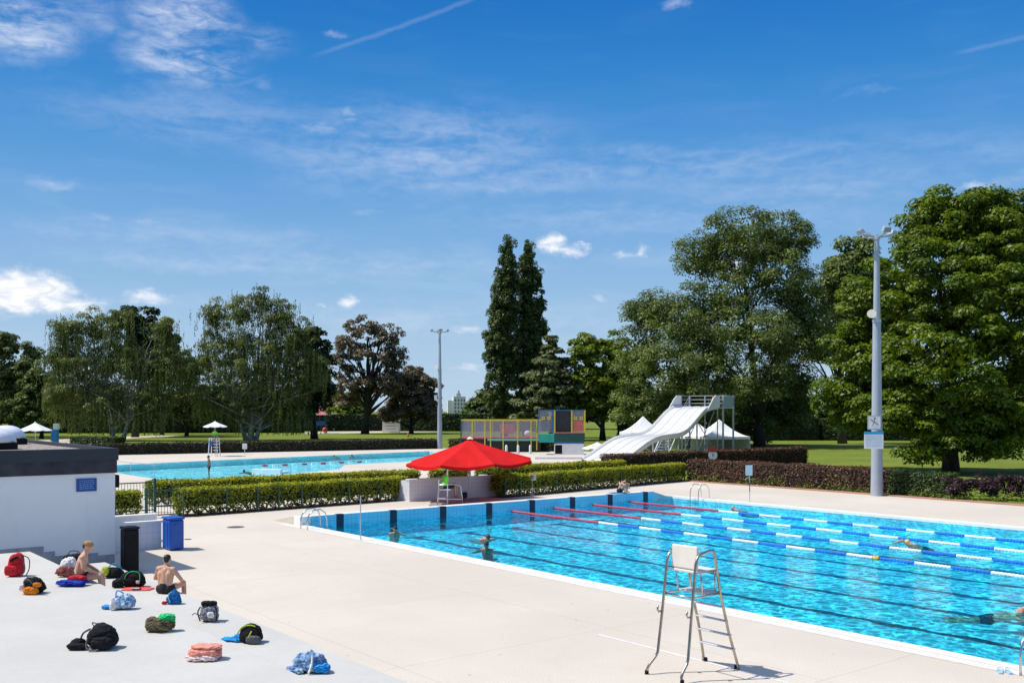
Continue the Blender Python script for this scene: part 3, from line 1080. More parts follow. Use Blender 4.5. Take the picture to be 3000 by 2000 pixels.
def tree(name, label, cat, px, D, ells_px, leaf, nsub, rsub, nleaf, lsize, trunk=(0.35, 0.1), bark=None, basey=None, group=None, limbs=10, shell=0.55,
         flat=0.75, weep=0.0, aspect=0.6, trunkpx=None, seed=1, depthk=0.9, dense=2.6, fill=0.16, trunks=None):
    """a tree whose crown clumps are given as (px, py, rx, ry[, depth offset]) seen from the viewing place at distance D"""
    s = D / FPX
    nsub, nleaf, lsize = int(nsub * dense ** 0.4), int(nleaf * dense), lsize * 1.12
    base = W((px - 1176) * s, D, -0.02)
    t = thing(name, label, cat, base, -YAW, group)     # local x = right of view, local y = away
    ells = []
    for e in ells_px:
        cx, cy, rx, ry = e[:4]
        dy = e[4] if len(e) > 4 else 0.0
        sc_ = (D + dy) / FPX
        ells.append(((cx - 1176) * sc_ - (px - 1176) * s, dy, CAM_H - (cy - 942) * sc_, rx * sc_, max(rx, ry * 0.45) * sc_ * depthk, ry * sc_))
    P, Nn, C = crown_points(ells, nsub, rsub, nleaf, shell, flat)
    size = rng.uniform(lsize * 0.4, lsize * 1.4, size=len(P))
    # larger sprays deep inside the crown close most of the view through it
    kf = int(len(P) * fill)
    ci = rng.integers(0, len(ells), kf)
    E = np.array(ells)
    Pf = E[ci, :3] + unit(kf) * rng.uniform(0.0, 0.66, size=(kf, 1)) * E[ci, 3:6]
    P = np.concatenate([P, Pf])
    Nn = np.concatenate([Nn, unit(kf) + np.array([0, 0, 0.4])])
    size = np.concatenate([size, rng.uniform(lsize * 1.1, lsize * 2.0, size=kf)])
    if weep:
        # hanging strands: every clump trails leaves straight down
        Q, Qn = [], []
        for c in C[rng.random(len(C)) < 0.75]:
            for k in range(rng.integers(4, 9)):
                x0 = c + rng.normal(scale=0.8, size=3)
                Ls = rng.uniform(0.5, 1.0) * weep
                m_ = int(Ls / (lsize * 0.42)) + 2
                tt = np.linspace(0, 1, m_)[:, None]
                sway = rng.normal(scale=0.12, size=3)
                pp = x0 + np.array([0, 0, -1.0]) * tt * Ls + sway * tt * tt + rng.normal(scale=0.07, size=(m_, 3))
                pp = pp[pp[:, 2] > 0.8]
                Q.append(pp)
                nn = rng.normal(size=(len(pp), 3))
                nn[:, 2] *= 0.25
                Qn.append(nn)
        Q = np.concatenate(Q)
        Qn = np.concatenate(Qn)
        P = np.concatenate([P, Q])
        Nn = np.concatenate([Nn, Qn])
        size = np.concatenate([size, rng.uniform(lsize * 0.6, lsize * 1.2, size=len(Q))])
    low = P[:, 2] > 0.25
    P, Nn, size = P[low], Nn[low], size[low]
    me = leaves_mesh('crown', P, Nn, size, aspect, 0.75 if weep else None)
    link('crown', me, LM[leaf], t)
    bark = bark or M_BARK
    q = MB()
    Cz = C[:, 2]
    topz = np.percentile(Cz, 85)
    rnd = random.Random(seed)
    tl = trunks or [((0, 0, -0.1), None, trunk[0], trunk[1])]
    for (b0, b1, r0, r1) in tl:
        b0 = Vector(b0)
        if b1 is None:
            b1 = Vector((float(np.mean(C[:, 0])) * 0.6, float(np.mean(C[:, 1])) * 0.5, topz))
        b1 = Vector(b1)
        pts = bend(b0, b1, 7, 0.03, seed)
        rad = [r0 + (r1 - r0) * (i / 7) ** 0.8 for i in range(8)]
        rad[0] = r0 * 1.35
        q.tube(pts, rad, 10)
        idx = list(range(len(C)))
        rnd.shuffle(idx)
        for k, i in enumerate(idx[:limbs]):
            c = Vector(C[i])
            f = max(0.12, min(0.85, (c.z - b0.z) / max(0.1, b1.z - b0.z) * 0.62))
            f *= rnd.uniform(0.55, 1.0)
            j = min(6, int(f * 7))
            p = pts[j].lerp(pts[j + 1], f * 7 - j)
            rr_ = rad[j] * 0.5
            q.tube(bend(p, c, 5, 0.1, seed + k), [rr_ * (1 - 0.8 * a / 5) for a in range(6)], 6)
    q.build('trunk', bark, t, smooth=True)
    return t


def hedge(name, label, a, b, wd, ht, leaf, dens=260, lsize=0.1, plants=0.0, cat='hedge', group=None, round_=0.06, wob=0.04, base_leaf=None, side=1, top_leaf=None):
    """clipped hedge from a to b (front foot line); with plants > 0 the feet of single shrubs show gaps"""
    a, b = Vector(a), Vector(b)
    L = (b - a).length
    d = (b - a).normalized()
    n = Vector((-d.y, d.x, 0)) * side
    t = thing(name, label, cat, (a.x, a.y, 0), math.atan2(d.y, d.x), group)
    sg_ = side
    P, Nn = [], []

    def put(k, u, v, w_, nr):
        P.append(np.stack([u, v * sg_, w_], axis=1))
        nr = np.array(nr, dtype=float) * np.array([1, sg_, 1])
        Nn.append(nr + rng.normal(scale=0.55, size=(k, 3)))
    lowz = 0.06 if not plants else 0.30 * ht
    k = int(L * (ht - lowz) * dens)
    for face in (0, 1):
        u = rng.uniform(0, L, k)
        v = np.full(k, 0.0 if face == 0 else wd) + rng.normal(scale=round_, size=k)
        put(k, u, v, rng.uniform(lowz, ht, k), (0, -1 if face == 0 else 1, 0.35))
    k = int(L * wd * dens * 1.15)
    u = rng.uniform(0, L, k)
    put(k, u, rng.uniform(0, wd, k), ht + rng.normal(scale=round_ * 0.7, size=k) + wob * np.sin(u * 1.7) * 0.6, (0, -0.1, 1))
    k = int(wd * (ht - lowz) * dens)
    for e in (0, L):
        put(k, np.full(k, float(e)) + rng.normal(scale=round_, size=k), rng.uniform(0, wd, k), rng.uniform(lowz, ht, k), (1 if e else -1, 0, 0.3))
    core = MB()
    if plants:
        m_ = max(1, int(L / plants))
        for i in range(m_):
            xc = (i + 0.5) * L / m_ + rng.normal(scale=0.04)
            w0 = L / m_
            k = int(dens * w0 * lowz * 2.2)
            f = rng.uniform(0.0, 1.0, k)
            half = w0 * (0.22 + 0.42 * f ** 0.7) * rng.uniform(0.75, 1.15)
            an = rng.uniform(0, 2 * np.pi, k)
            put(k, xc + np.cos(an) * half, wd / 2 + np.sin(an) * (wd * (0.2 + 0.32 * f)), 0.05 + f * lowz, (0, -0.8, 0.3))
            for jj in range(2):
                core.tube([(xc + rng.normal(scale=0.05), wd / 2 * sg_, -0.02), (xc + rng.normal(scale=0.12), wd / 2 * sg_, lowz + 0.1)], [0.02, 0.015], 5)
    P = np.concatenate(P)
    Nn = np.concatenate(Nn)
    size = rng.uniform(lsize * 0.6, lsize * 1.3, size=len(P))
    link('foliage', leaves_mesh('foliage', P, Nn, size, 0.6), LM[leaf], t)
    if base_leaf:
        k = int(L * 90)
        u = rng.uniform(0, L, k)
        zz = np.abs(rng.normal(scale=0.22, size=k)) * (0.5 + 0.8 * (np.sin(u * 1.3) > -0.2) + 0.4 * np.sin(u * 3.1))
        Pw = np.stack([u, (-0.12 + rng.normal(scale=0.07, size=k)) * sg_, np.maximum(zz, 0.03)], axis=1)
        me = leaves_mesh('weeds', Pw, np.tile(np.array([0, -sg_, 0.6]), (k, 1)) + rng.normal(scale=0.6, size=(k, 3)), rng.uniform(0.06, 0.16, size=k), 0.5)
        tag(link('weeds', me, LM[base_leaf], t), kind='stuff')
    if top_leaf:
        k = int(L * wd * dens * 1.1)
        u = rng.uniform(0, L, k)
        v = rng.uniform(-0.05, wd, k)
        zt = ht + np.abs(rng.normal(scale=0.05, size=k)) - 0.02 + wob * np.sin(u * 1.7) * 0.6
        k2 = int(L * dens * 0.25)
        u = np.concatenate([u, rng.uniform(0, L, k2)])
        v = np.concatenate([v, rng.normal(-0.03, 0.04, k2)])
        zt = np.concatenate([zt, ht - np.abs(rng.normal(scale=0.16, size=k2))])
        Pt = np.stack([u, v * sg_, zt], axis=1)
        me = leaves_mesh('new_growth', Pt, rng.normal(scale=0.5, size=(len(Pt), 3)) + np.array([0, -0.5 * sg_, 0.8]), rng.uniform(lsize * 0.6, lsize * 1.2, size=len(Pt)), 0.55)
        link('new_growth', me, LM[top_leaf], t)
    z0 = lowz + 0.06
    y0, y1 = sorted((0.07 * sg_, (wd - 0.07) * sg_))
    core.span((0.07, y0, z0 if plants else 0.0), (L - 0.07, y1, ht - 0.08))
    core.build('branches', mat('hedge_inside', (0.012, 0.014, 0.006), 1.0, 0.5, 6.0), t)
    return t


if True:
    # ---------------------------------------------------------------- hedges by the pools
    hedge('laurel_hedge', 'long yellow green laurel hedge left of the red umbrella, in front of its twin', h1a + Vector((0.1, 0.15, 0)), h1b, 0.75, 1.10, 'laurel', 330, 0.11, 0.62, top_leaf='yellowtip')
    hedge('laurel_hedge', 'yellow green laurel hedge with dark fence posts right of the red umbrella', h2a, h2b, 0.75, 1.08, 'laurel', 330, 0.11, 0.62, top_leaf='yellowtip')
    hedge('laurel_hedge', 'rear yellow green laurel hedge along the shallow pool, left of the umbrella', (15.6, 46.9, 0), (30.6, 46.9, 0), 0.7, 1.12, 'laurel', 260, 0.12, 0.62, top_leaf='yellowtip')
    hedge('laurel_hedge', 'rear yellow green laurel hedge below the white slide, right of the umbrella', (35.2, 47.3, 0), (47.2, 47.3, 0), 0.7, 1.1, 'laurel', 260, 0.12, 0.62, top_leaf='yellowtip')
    hedge('laurel_hedge', 'short piece of laurel hedge seen under the red umbrella', (31.6, 46.9, 0), (34.0, 46.9, 0), 0.7, 1.12, 'laurel', 260, 0.12, 0.62, top_leaf='yellowtip')
    hedge('laurel_hedge', 'small laurel hedge between the white building and the dark gate', (11.0, 43.0, 0), (13.95, 43.0, 0), 0.7, 1.05, 'laurel', 330, 0.11, 0.5, top_leaf='yellowtip')
    c0, c1, c2 = gnd(1578, 1104), gnd(2040, 1136), gnd(2184, 1145)
    hedge('copper_hedge', 'long copper brown clipped hedge along the brick kerb', c0, c1, 1.0, 1.33, 'copperhedge', 300, 0.11, base_leaf='bright')
    hedge('green_hedge', 'green end of the clipped hedge right of the tall lamp post', c1, c2, 1.0, 1.25, 'greenhedge', 260, 0.11, base_leaf='bright')
    hedge('copper_hedge', 'darker copper hedge behind the first one, below the white tents', (49.4, 51.0, 0), (73.0, 51.2, 0), 1.1, 1.3, 'copperhedge', 160, 0.14)
    # loose purple shrub at the right edge
    pb = gnd(2275, 1150)
    P, Nn, C = crown_points([(-1.4, 0.7, 0.55, 0.9, 0.8, 0.55), (0.3, 0.9, 0.7, 1.2, 0.9, 0.62), (2.0, 0.9, 0.65, 1.2, 0.9, 0.6), (3.6, 0.9, 0.6, 1.1, 0.9, 0.6)], 130, (0.2, 0.42), 15000, 0.1)
    t = thing('purple_shrub', 'loose purple leaved shrub bank at the right end of the kerb', 'shrub', pb, -YAW - R(12))
    P[:, 2] = np.maximum(P[:, 2], 0.03)
    link('crown', leaves_mesh('crown', P, Nn, rng.uniform(0.07, 0.16, len(P)), 0.55), LM['purple'], t)
    q = MB()
    for k in range(12):
        q.tube([(rng.uniform(-1.5, 3.5), 0.8, -0.02), (rng.uniform(-2, 4), 0.8, 0.8)], [0.02, 0.01], 5)
    q.build('stems', M_BARKDARK, t)
    k = 500
    Pw = np.stack([rng.uniform(-2, 4.5, k), rng.normal(0.0, 0.1, k), np.abs(rng.normal(0, 0.16, k)) + 0.02], axis=1)
    tag(link('weeds', leaves_mesh('weeds', Pw, unit(k) + np.array([0, -1, 0.5]), rng.uniform(0.06, 0.16, k), 0.5), LM['bright'], t), kind='stuff')
    # hedges beyond the shallow pool
    hedge('brown_hedge', 'long low dark hedge along the far side of the shallow pool', gnd(140, 1047), gnd(1006, 1030), 1.2, 1.12, 'darkhedge', 42, 0.24)
    hedge('olive_hedge', 'low olive hedge in front of the colourful play frame', gnd(1030, 1033.5), gnd(1272, 1036.5), 1.2, 1.22, 'olivehedge', 60, 0.22)
    hedge('green_hedge', 'low dark green hedge left of the pool, near the white parasol', gnd(160, 1019), gnd(262, 1021), 2.0, 0.95, 'greenhedge', 40, 0.25)
    # tall clipped hedges beyond the lawns
    hedge('tall_hedge', 'tall clipped green hedge wall behind the play frame', W(-26, 214), W(14, 214), 3, 3.7, 'greenhedge', 12, 0.55)
    hedge('tall_hedge', 'tall dark hedge wall behind the copper coloured trees', W(-50, 217), W(-26.2, 217), 3, 3.5, 'dark', 12, 0.55)
    hedge('tall_hedge', 'tall dark hedge wall behind the white tents and slide', W(16, 148), W(46, 149), 2.5, 3.3, 'dark', 20, 0.4)
    hedge('tall_hedge', 'tall green hedge on the lawn between lamp post and chestnut', W(46.5, 149), W(60, 149), 2.5, 3.2, 'greenhedge', 20, 0.4)

    hedge('tall_hedge', 'tall dark hedge wall behind the two weeping birches', W(-98, 196), W(-42, 200), 3, 4.6, 'dark', 12, 0.5)
    # ---------------------------------------------------------------- trees
    # right foreground: big round dense chestnut
    tree('chestnut_tree', 'huge dense bright green tree behind the tall lamp post', 'tree', 2184, 74.5,
         [(1975, 760, 75, 70, 1), (1940, 900, 60, 50, 2), (2010, 680, 70, 60, 1), (2350, 620, 90, 90, 3), (2330, 500, 60, 50, 3), (2130, 1035, 60, 30, -5), (2280, 1030, 70, 32, -6), (2200, 560, 130, 95), (2300, 560, 90, 85, 2), (2100, 660, 130, 110, -1), (2260, 700, 170, 130, -2), (2060, 800, 120, 90, 0), (2200, 830, 180, 120, -4), (2390, 800, 140, 190, 0),
          (1985, 860, 80, 55, 1), (2020, 930, 100, 60, 0), (2110, 950, 110, 60, -3), (2290, 950, 170, 80, -3), (2170, 1000, 85, 42, -5), (2330, 1000, 80, 40, -4), (2210, 500, 90, 60, 1), (2180, 478, 70, 38, 0), (2280, 480, 60, 40, 1), (2120, 545, 60, 50, 0), (1985, 960, 70, 45, 3), (2410, 640, 90, 120, 3)],
         'maple', 620, (0.65, 1.35), 78000, 0.25, (0.5, 0.16), M_BARK, limbs=22, shell=0.72, flat=0.62, seed=3)
    # middle: tall loose willow-like poplar
    tree('willow_tree', 'very tall loose grey green tree behind the white slide', 'tree', 1745, 124,
         [(1700, 545, 105, 65), (1800, 560, 75, 70, 2), (1620, 600, 75, 55, 1), (1760, 640, 115, 70), (1650, 690, 85, 60, -2), (1840, 700, 60, 65, 1), (1500, 720, 70, 55), (1580, 760, 90, 60, -3),
          (1700, 770, 120, 70, -4), (1470, 820, 60, 90, 0), (1560, 860, 110, 80, -4), (1680, 880, 130, 75, -5), (1810, 790, 90, 60, -2), (1880, 760, 70, 60, 0), (1450, 920, 50, 60), (1530, 950, 80, 40, -2),
          (1640, 960, 130, 50, 3), (1780, 900, 70, 75, 4), (1830, 880, 55, 45), (1830, 950, 60, 40, 3), (1730, 960, 100, 60, 6)],
         'willow', 620, (0.8, 1.8), 62000, 0.30, (0.6, 0.16), M_BARKDARK, limbs=16, shell=0.5, flat=0.9, seed=5, weep=0.0, aspect=0.45)
    tree('leafy_tree', 'grey green tree between the tall willow and the chestnut', 'tree', 1935, 135,
         [(1960, 600, 60, 50), (1920, 680, 60, 70), (1975, 690, 70, 70), (1930, 770, 65, 50), (1990, 780, 60, 80), (1890, 800, 50, 40)],
         'willow', 130, (0.9, 1.8), 11000, 0.42, (0.5, 0.15), M_BARK, limbs=10, shell=0.45, seed=8)
    # small trees before the big one
    tree('young_maple', 'small bright green tree with dark trunk left of the white tents', 'tree', 1384, 150,
         [(1350, 810, 45, 40), (1410, 810, 40, 45), (1340, 880, 50, 45), (1395, 890, 60, 50), (1440, 860, 35, 60), (1350, 930, 40, 30), (1420, 945, 45, 35)],
         'bright', 110, (0.8, 1.6), 8500, 0.45, (0.42, 0.12), M_BARKDARK, limbs=12, shell=0.5, seed=11)
    tree('cedar_tree', 'olive flat branched conifer right of the two poplars', 'conifer', 1266, 150,
         [(1268, 798, 16, 26), (1272, 835, 40, 22), (1262, 868, 62, 22), (1280, 898, 70, 22), (1262, 928, 82, 22), (1255, 955, 80, 18)],
         'cedar', 170, (0.8, 1.5), 11000, 0.5, (0.4, 0.1), M_BARKDARK, limbs=14, shell=0.3, flat=0.4, seed=12)
    # two tall poplars
    pop = [(1168, 572, 13, 34), (1164, 630, 24, 48), (1158, 700, 31, 62), (1150, 780, 36, 72), (1150, 860, 40, 70), (1150, 930, 42, 45), (1174, 800, 26, 80), (1138, 745, 17, 60), (1166, 600, 19, 40), (1161, 665, 28, 50), (1154, 740, 34, 60), (1150, 820, 38, 60), (1168, 690, 22, 60)]
    tree('poplar_tree', 'tallest narrow dark poplar, left of the pair', 'poplar', 1158, 163, pop, 'poplar', 340, (0.4, 0.85), 22000, 0.30, (0.5, 0.12), M_BARKDARK, limbs=6, shell=0.62, flat=1.5, seed=13)
    pop = [(1212, 578, 15, 30), (1212, 640, 22, 48), (1214, 710, 26, 62), (1213, 790, 33, 70), (1206, 870, 40, 60), (1206, 930, 40, 40), (1212, 610, 19, 40), (1213, 675, 25, 50), (1214, 750, 30, 60), (1210, 830, 36, 60), (1238, 640, 8, 22), (1244, 700, 9, 34), (1250, 760, 10, 30), (1238, 800, 14, 50)]
    tree('poplar_tree', 'slightly shorter open poplar, right of the pair', 'poplar', 1208, 166, pop, 'poplar', 320, (0.4, 0.85), 19000, 0.30, (0.5, 0.12), M_BARKDARK, limbs=6, shell=0.62, flat=1.5, seed=14)
    # copper coloured trees
    tree('copper_tree', 'thin reddish brown tree showing its dark branches', 'tree', 838, 190,
         [(830, 755, 42, 26), (885, 775, 40, 30), (800, 790, 40, 26), (860, 815, 60, 26), (790, 840, 36, 28), (900, 825, 34, 30), (815, 880, 55, 32), (880, 880, 45, 36), (800, 915, 42, 26), (905, 870, 26, 40)],
         'copper', 190, (0.7, 1.5), 10500, 0.46, (0.65, 0.16), M_BARKDARK, limbs=40, shell=0.5, seed=15, dense=1.5, fill=0.05)
    tree('copper_tree', 'lower brown tree beside the farther lamp post', 'tree', 945, 195,
         [(950, 870, 40, 26), (920, 905, 40, 30), (980, 900, 30, 30), (945, 940, 60, 25), (985, 945, 26, 30), (905, 950, 35, 22)],
         'copper', 120, (0.7, 1.5), 8500, 0.46, (0.4, 0.14), M_BARKDARK, limbs=14, shell=0.5, seed=16)
    # weeping birches
    tree('weeping_birch', 'broad weeping birch with pale limbs above the shallow pool', 'birch', 575, 150,
         [(600, 690, 30, 32), (560, 720, 45, 40), (640, 730, 40, 45), (490, 730, 26, 40), (530, 790, 60, 50), (620, 800, 70, 50), (690, 770, 40, 45), (470, 830, 42, 45), (560, 860, 80, 50), (660, 870, 70, 60),
          (715, 850, 34, 70), (480, 910, 50, 40), (570, 930, 70, 40), (670, 940, 60, 35)],
         'birch', 300, (0.5, 1.3), 19000, 0.30, (0.5, 0.14), M_BIRCH, limbs=22, shell=0.45, weep=3.2, aspect=0.38, seed=17,
         trunks=[((0, 0, -0.1), (1.5, 0, 17), 0.42, 0.1), ((-0.6, 0, -0.1), (-5.5, -1, 12), 0.3, 0.08), ((0.7, 0.3, -0.1), (5, -1, 13), 0.3, 0.08)])
    tree('weeping_birch', 'weeping birch with two white limbs in front of a dark crown', 'birch', 268, 148,
         [(150, 760, 40, 34), (215, 750, 45, 40), (130, 830, 38, 50), (200, 830, 60, 50), (270, 740, 34, 36), (280, 830, 55, 50), (380, 760, 26, 40), (350, 850, 50, 50), (400, 840, 20, 60), (160, 910, 60, 50),
          (250, 920, 70, 45), (350, 930, 60, 40)],
         'birch', 280, (0.5, 1.3), 17000, 0.30, (0.42, 0.12), M_BIRCH, limbs=20, shell=0.45, weep=3.6, aspect=0.38, seed=18,
         trunks=[((-0.5, 0, -0.1), (-1.5, -1, 15), 0.36, 0.1), ((0.9, 0, -0.1), (5.5, -1.5, 12.5), 0.3, 0.08), ((-0.6, 0, 3), (-6, -2, 9), 0.22, 0.07)])
    tree('oak_tree', 'dark round crown rising behind the left weeping birch', 'tree', 310, 168,
         [(310, 740, 50, 34), (340, 780, 60, 40), (300, 820, 70, 50), (370, 800, 35, 40)],
         'dark', 90, (0.8, 1.6), 6500, 0.5, (0.5, 0.2), M_BARKDARK, limbs=6, shell=0.5, seed=19)
    tree('leafy_tree', 'bright green tree top peeping between the two birches', 'tree', 372, 185,
         [(372, 770, 34, 34), (390, 820, 40, 50), (360, 860, 40, 40)],
         'bright', 40, (0.8, 1.6), 3000, 0.5, (0.3, 0.1), M_BARKDARK, limbs=5, shell=0.5, seed=20)
    tree('leafy_tree', 'mid green tree filling the gap between the two weeping birches', 'tree', 428, 175,
         [(428, 850, 34, 40), (440, 905, 50, 45), (410, 940, 50, 40), (455, 945, 46, 36)],
         'birch', 80, (0.7, 1.4), 6000, 0.4, (0.3, 0.1), M_BARKDARK, limbs=7, shell=0.4, seed=23)
    tree('leafy_tree', 'low light green tree left of the birch, above the left parasol', 'tree', 95, 160,
         [(90, 880, 40, 36), (60, 930, 50, 36), (125, 930, 46, 40), (95, 955, 60, 26)],
         'mid', 90, (0.7, 1.4), 7000, 0.4, (0.3, 0.1), M_BARKDARK, limbs=7, shell=0.4, seed=24)
    tree('dark_tree', 'dark tree with black trunk right of the broad birch', 'tree', 722, 158,
         [(715, 780, 34, 30), (735, 830, 30, 50), (730, 890, 36, 45), (700, 930, 40, 30)],
         'dark', 90, (0.7, 1.4), 6500, 0.45, (0.5, 0.2), M_BARKDARK, limbs=8, shell=0.4, seed=21)
    tree('leafy_tree', 'dense green tree cut by the left edge of the view', 'tree', 20, 170,
         [(0, 800, 34, 36), (10, 870, 50, 50), (60, 860, 34, 40), (70, 810, 20, 22), (40, 930, 70, 45), (100, 920, 40, 40)],
         'birch', 150, (0.8, 1.6), 10000, 0.45, (0.4, 0.15), M_BARKDARK, limbs=8, shell=0.4, seed=22)
    # belt of trees closing the view, each with its own place
    belt = [(-60, 235, 900, 120, 80, 'mid'), (120, 230, 930, 110, 60, 'dark'), (250, 235, 930, 110, 55, 'dark'), (430, 240, 925, 90, 62, 'dark'), (545, 235, 930, 90, 55, 'mid'), (650, 238, 935, 90, 50, 'dark'),
            (765, 240, 935, 55, 38, 'bright'), (700, 250, 925, 60, 45, 'dark'), (1100, 250, 946, 24, 18, 'mid'), (1125, 240, 935, 40, 30, 'mid'), (1165, 235, 945, 50, 28, 'dark'), (1330, 240, 930, 60, 36, 'dark'),
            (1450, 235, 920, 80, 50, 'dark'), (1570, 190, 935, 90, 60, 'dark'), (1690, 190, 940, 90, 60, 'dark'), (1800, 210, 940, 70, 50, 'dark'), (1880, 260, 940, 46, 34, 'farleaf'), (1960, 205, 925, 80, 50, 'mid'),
            (2080, 170, 930, 110, 70, 'dark'), (2240, 160, 930, 120, 80, 'dark'), (2400, 150, 930, 120, 90, 'mid')]
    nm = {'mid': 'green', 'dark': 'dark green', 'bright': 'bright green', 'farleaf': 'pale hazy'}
    place = ['far left of the birches', 'behind the left parasol', 'behind the left birch trunk', 'between the two birches', 'behind the broad birch', 'right behind the broad birch', 'left of the copper tree',
             'at the right foot of the broad birch', 'beside the distant white tower block', 'left of the poplars', 'at the foot of the poplars', 'behind the play frame', 'left behind the slide', 'behind the slide top', 'behind the white tents',
             'right of the white tents', 'in the gap left of the chestnut', 'under the chestnut branches', 'behind the tall lamp post', 'behind the chestnut trunk', 'at the right edge behind the chestnut']
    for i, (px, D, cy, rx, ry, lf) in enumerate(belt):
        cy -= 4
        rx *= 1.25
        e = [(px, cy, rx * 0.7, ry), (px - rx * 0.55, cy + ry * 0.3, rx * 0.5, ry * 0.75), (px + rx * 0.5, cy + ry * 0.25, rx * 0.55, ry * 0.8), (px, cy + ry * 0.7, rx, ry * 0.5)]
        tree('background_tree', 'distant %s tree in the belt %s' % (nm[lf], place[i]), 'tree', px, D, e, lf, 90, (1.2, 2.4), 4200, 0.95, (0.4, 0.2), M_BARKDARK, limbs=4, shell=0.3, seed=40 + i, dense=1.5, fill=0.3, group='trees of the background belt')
# ================================================================== fences, lamps, pool furniture
M_GREENMETAL = mat('green_paint', (0.015, 0.075, 0.062), 0.45, 0.2)
M_STEEL = mat('stainless_steel', (0.62, 0.60, 0.57), 0.22, 0.1, 6.0, metallic=1.0)
M_STEELW = mat('worn_steel', (0.42, 0.36, 0.28), 0.32, 0.25, 5.0, metallic=1.0)
M_GALV = mat('galvanised', (0.50, 0.53, 0.56), 0.45, 0.1, 5.0, metallic=0.6)
M_GREYPAINT = mat('pale_grey_paint', (0.36, 0.39, 0.43), 0.45, 0.06, 2.0)
M_PLASTW = mat('white_plastic', (0.78, 0.77, 0.74), 0.4, 0.05)
M_TARP = mat('white_canvas', (0.82, 0.82, 0.81), 0.7, 0.04, 1.0)
M_RED = mat('red_canvas', (0.60, 0.010, 0.009), 0.8, 0.1, 1.2, spec=0.15)
M_YEL = mat('yellow_paint', (0.75, 0.55, 0.03), 0.45, 0.1)
M_BLUE = mat('blue_paint', (0.02, 0.12, 0.38), 0.45, 0.1)
M_REDP = mat('red_paint', (0.55, 0.03, 0.03), 0.5, 0.1)


def fence(name, label, pts, ht, gap, mesh=True):
    p0 = Vector(pts[0])
    t = thing(name, label, 'fence', p0)
    d = (Vector(pts[-1]) - p0).normalized()
    rail = MB()
    rail.tube([Vector(pts[0]) - p0 + Vector((0, 0, ht - 0.05)), Vector(pts[-1]) - p0 + Vector((0, 0, ht - 0.05))], 0.012, 6)
    for p in pts:
        q = MB()
        v = Vector(p) - p0
        q.box((v.x, v.y, ht / 2), (0.055, 0.055, ht))
        q.build('post', M_GREENMETAL, t)
    rail.build('rail', M_GREENMETAL, t)
    if mesh:
        q = MB()
        L = (Vector(pts[-1]) - p0).length
        for z in (0.25, 0.6):
            q.tube([Vector((0, 0, z)), d * L + Vector((0, 0, z))], 0.004, 4)
        q.build('wire', M_GREENMETAL, t)
    return t


def on_line(a, b, px, off=0.0):
    """point of the line a-b (offset to the front) seen at picture column px"""
    d = (b - a).normalized()
    n = Vector((d.y, -d.x, 0)) * off
    k = (px - 1176) / FPX
    dirv_ = W(k, 1.0)
    a2 = a + n
    den = d.x * dirv_.y - d.y * dirv_.x
    s_ = (a2.y * dirv_.x - a2.x * dirv_.y) / den
    return a2 + d * s_


fence('wire_fence', 'dark green post and wire fence before the hedge left of the red umbrella', [on_line(h1a, h1b, p, 0.05) for p in (421, 521, 592, 640, 693, 801, 873, 932)], 1.12, 2)
fence('wire_fence', 'dark green post and wire fence before the hedge right of the red umbrella', [on_line(h2a, h2b, p, 0.05) for p in (1160, 1195, 1278, 1356, 1426, 1494, 1534, 1572)], 1.08, 2)


def bars(name, label, a, b, ht, cat='gate', end=True, z0=0.08):
    a, b = Vector(a), Vector(b)
    L = (b - a).length
    t = thing(name, label, cat, a, math.atan2((b - a).y, (b - a).x))
    for x in (0, L):
        q = MB()
        q.box((x, 0, ht * 0.55), (0.1, 0.1, ht * 1.1))
        q.build('post', M_GREENMETAL, t)
    q = MB()
    q.span((0.06, -0.02, ht - 0.05), (L - 0.06, 0.02, ht))
    q.span((0.06, -0.02, z0), (L - 0.06, 0.02, z0 + 0.05))
    k = int(L / 0.13)
    for i in range(1, k):
        q.tube([(L * i / k, 0, z0), (L * i / k, 0, ht - 0.02)], 0.011, 5)
    q.build('bar_panel', M_GREENMETAL, t)
    return t


bars('bar_gate', 'dark green barred gate between the blue container and the laurel hedges', gnd(336, 1190), gnd(412, 1184), 1.15)
bars('bar_fence', 'short dark barred fence showing above the small hedge by the white building', (11.6, 44.4, 0), (15.0, 44.4, 0), 1.35, 'fence')


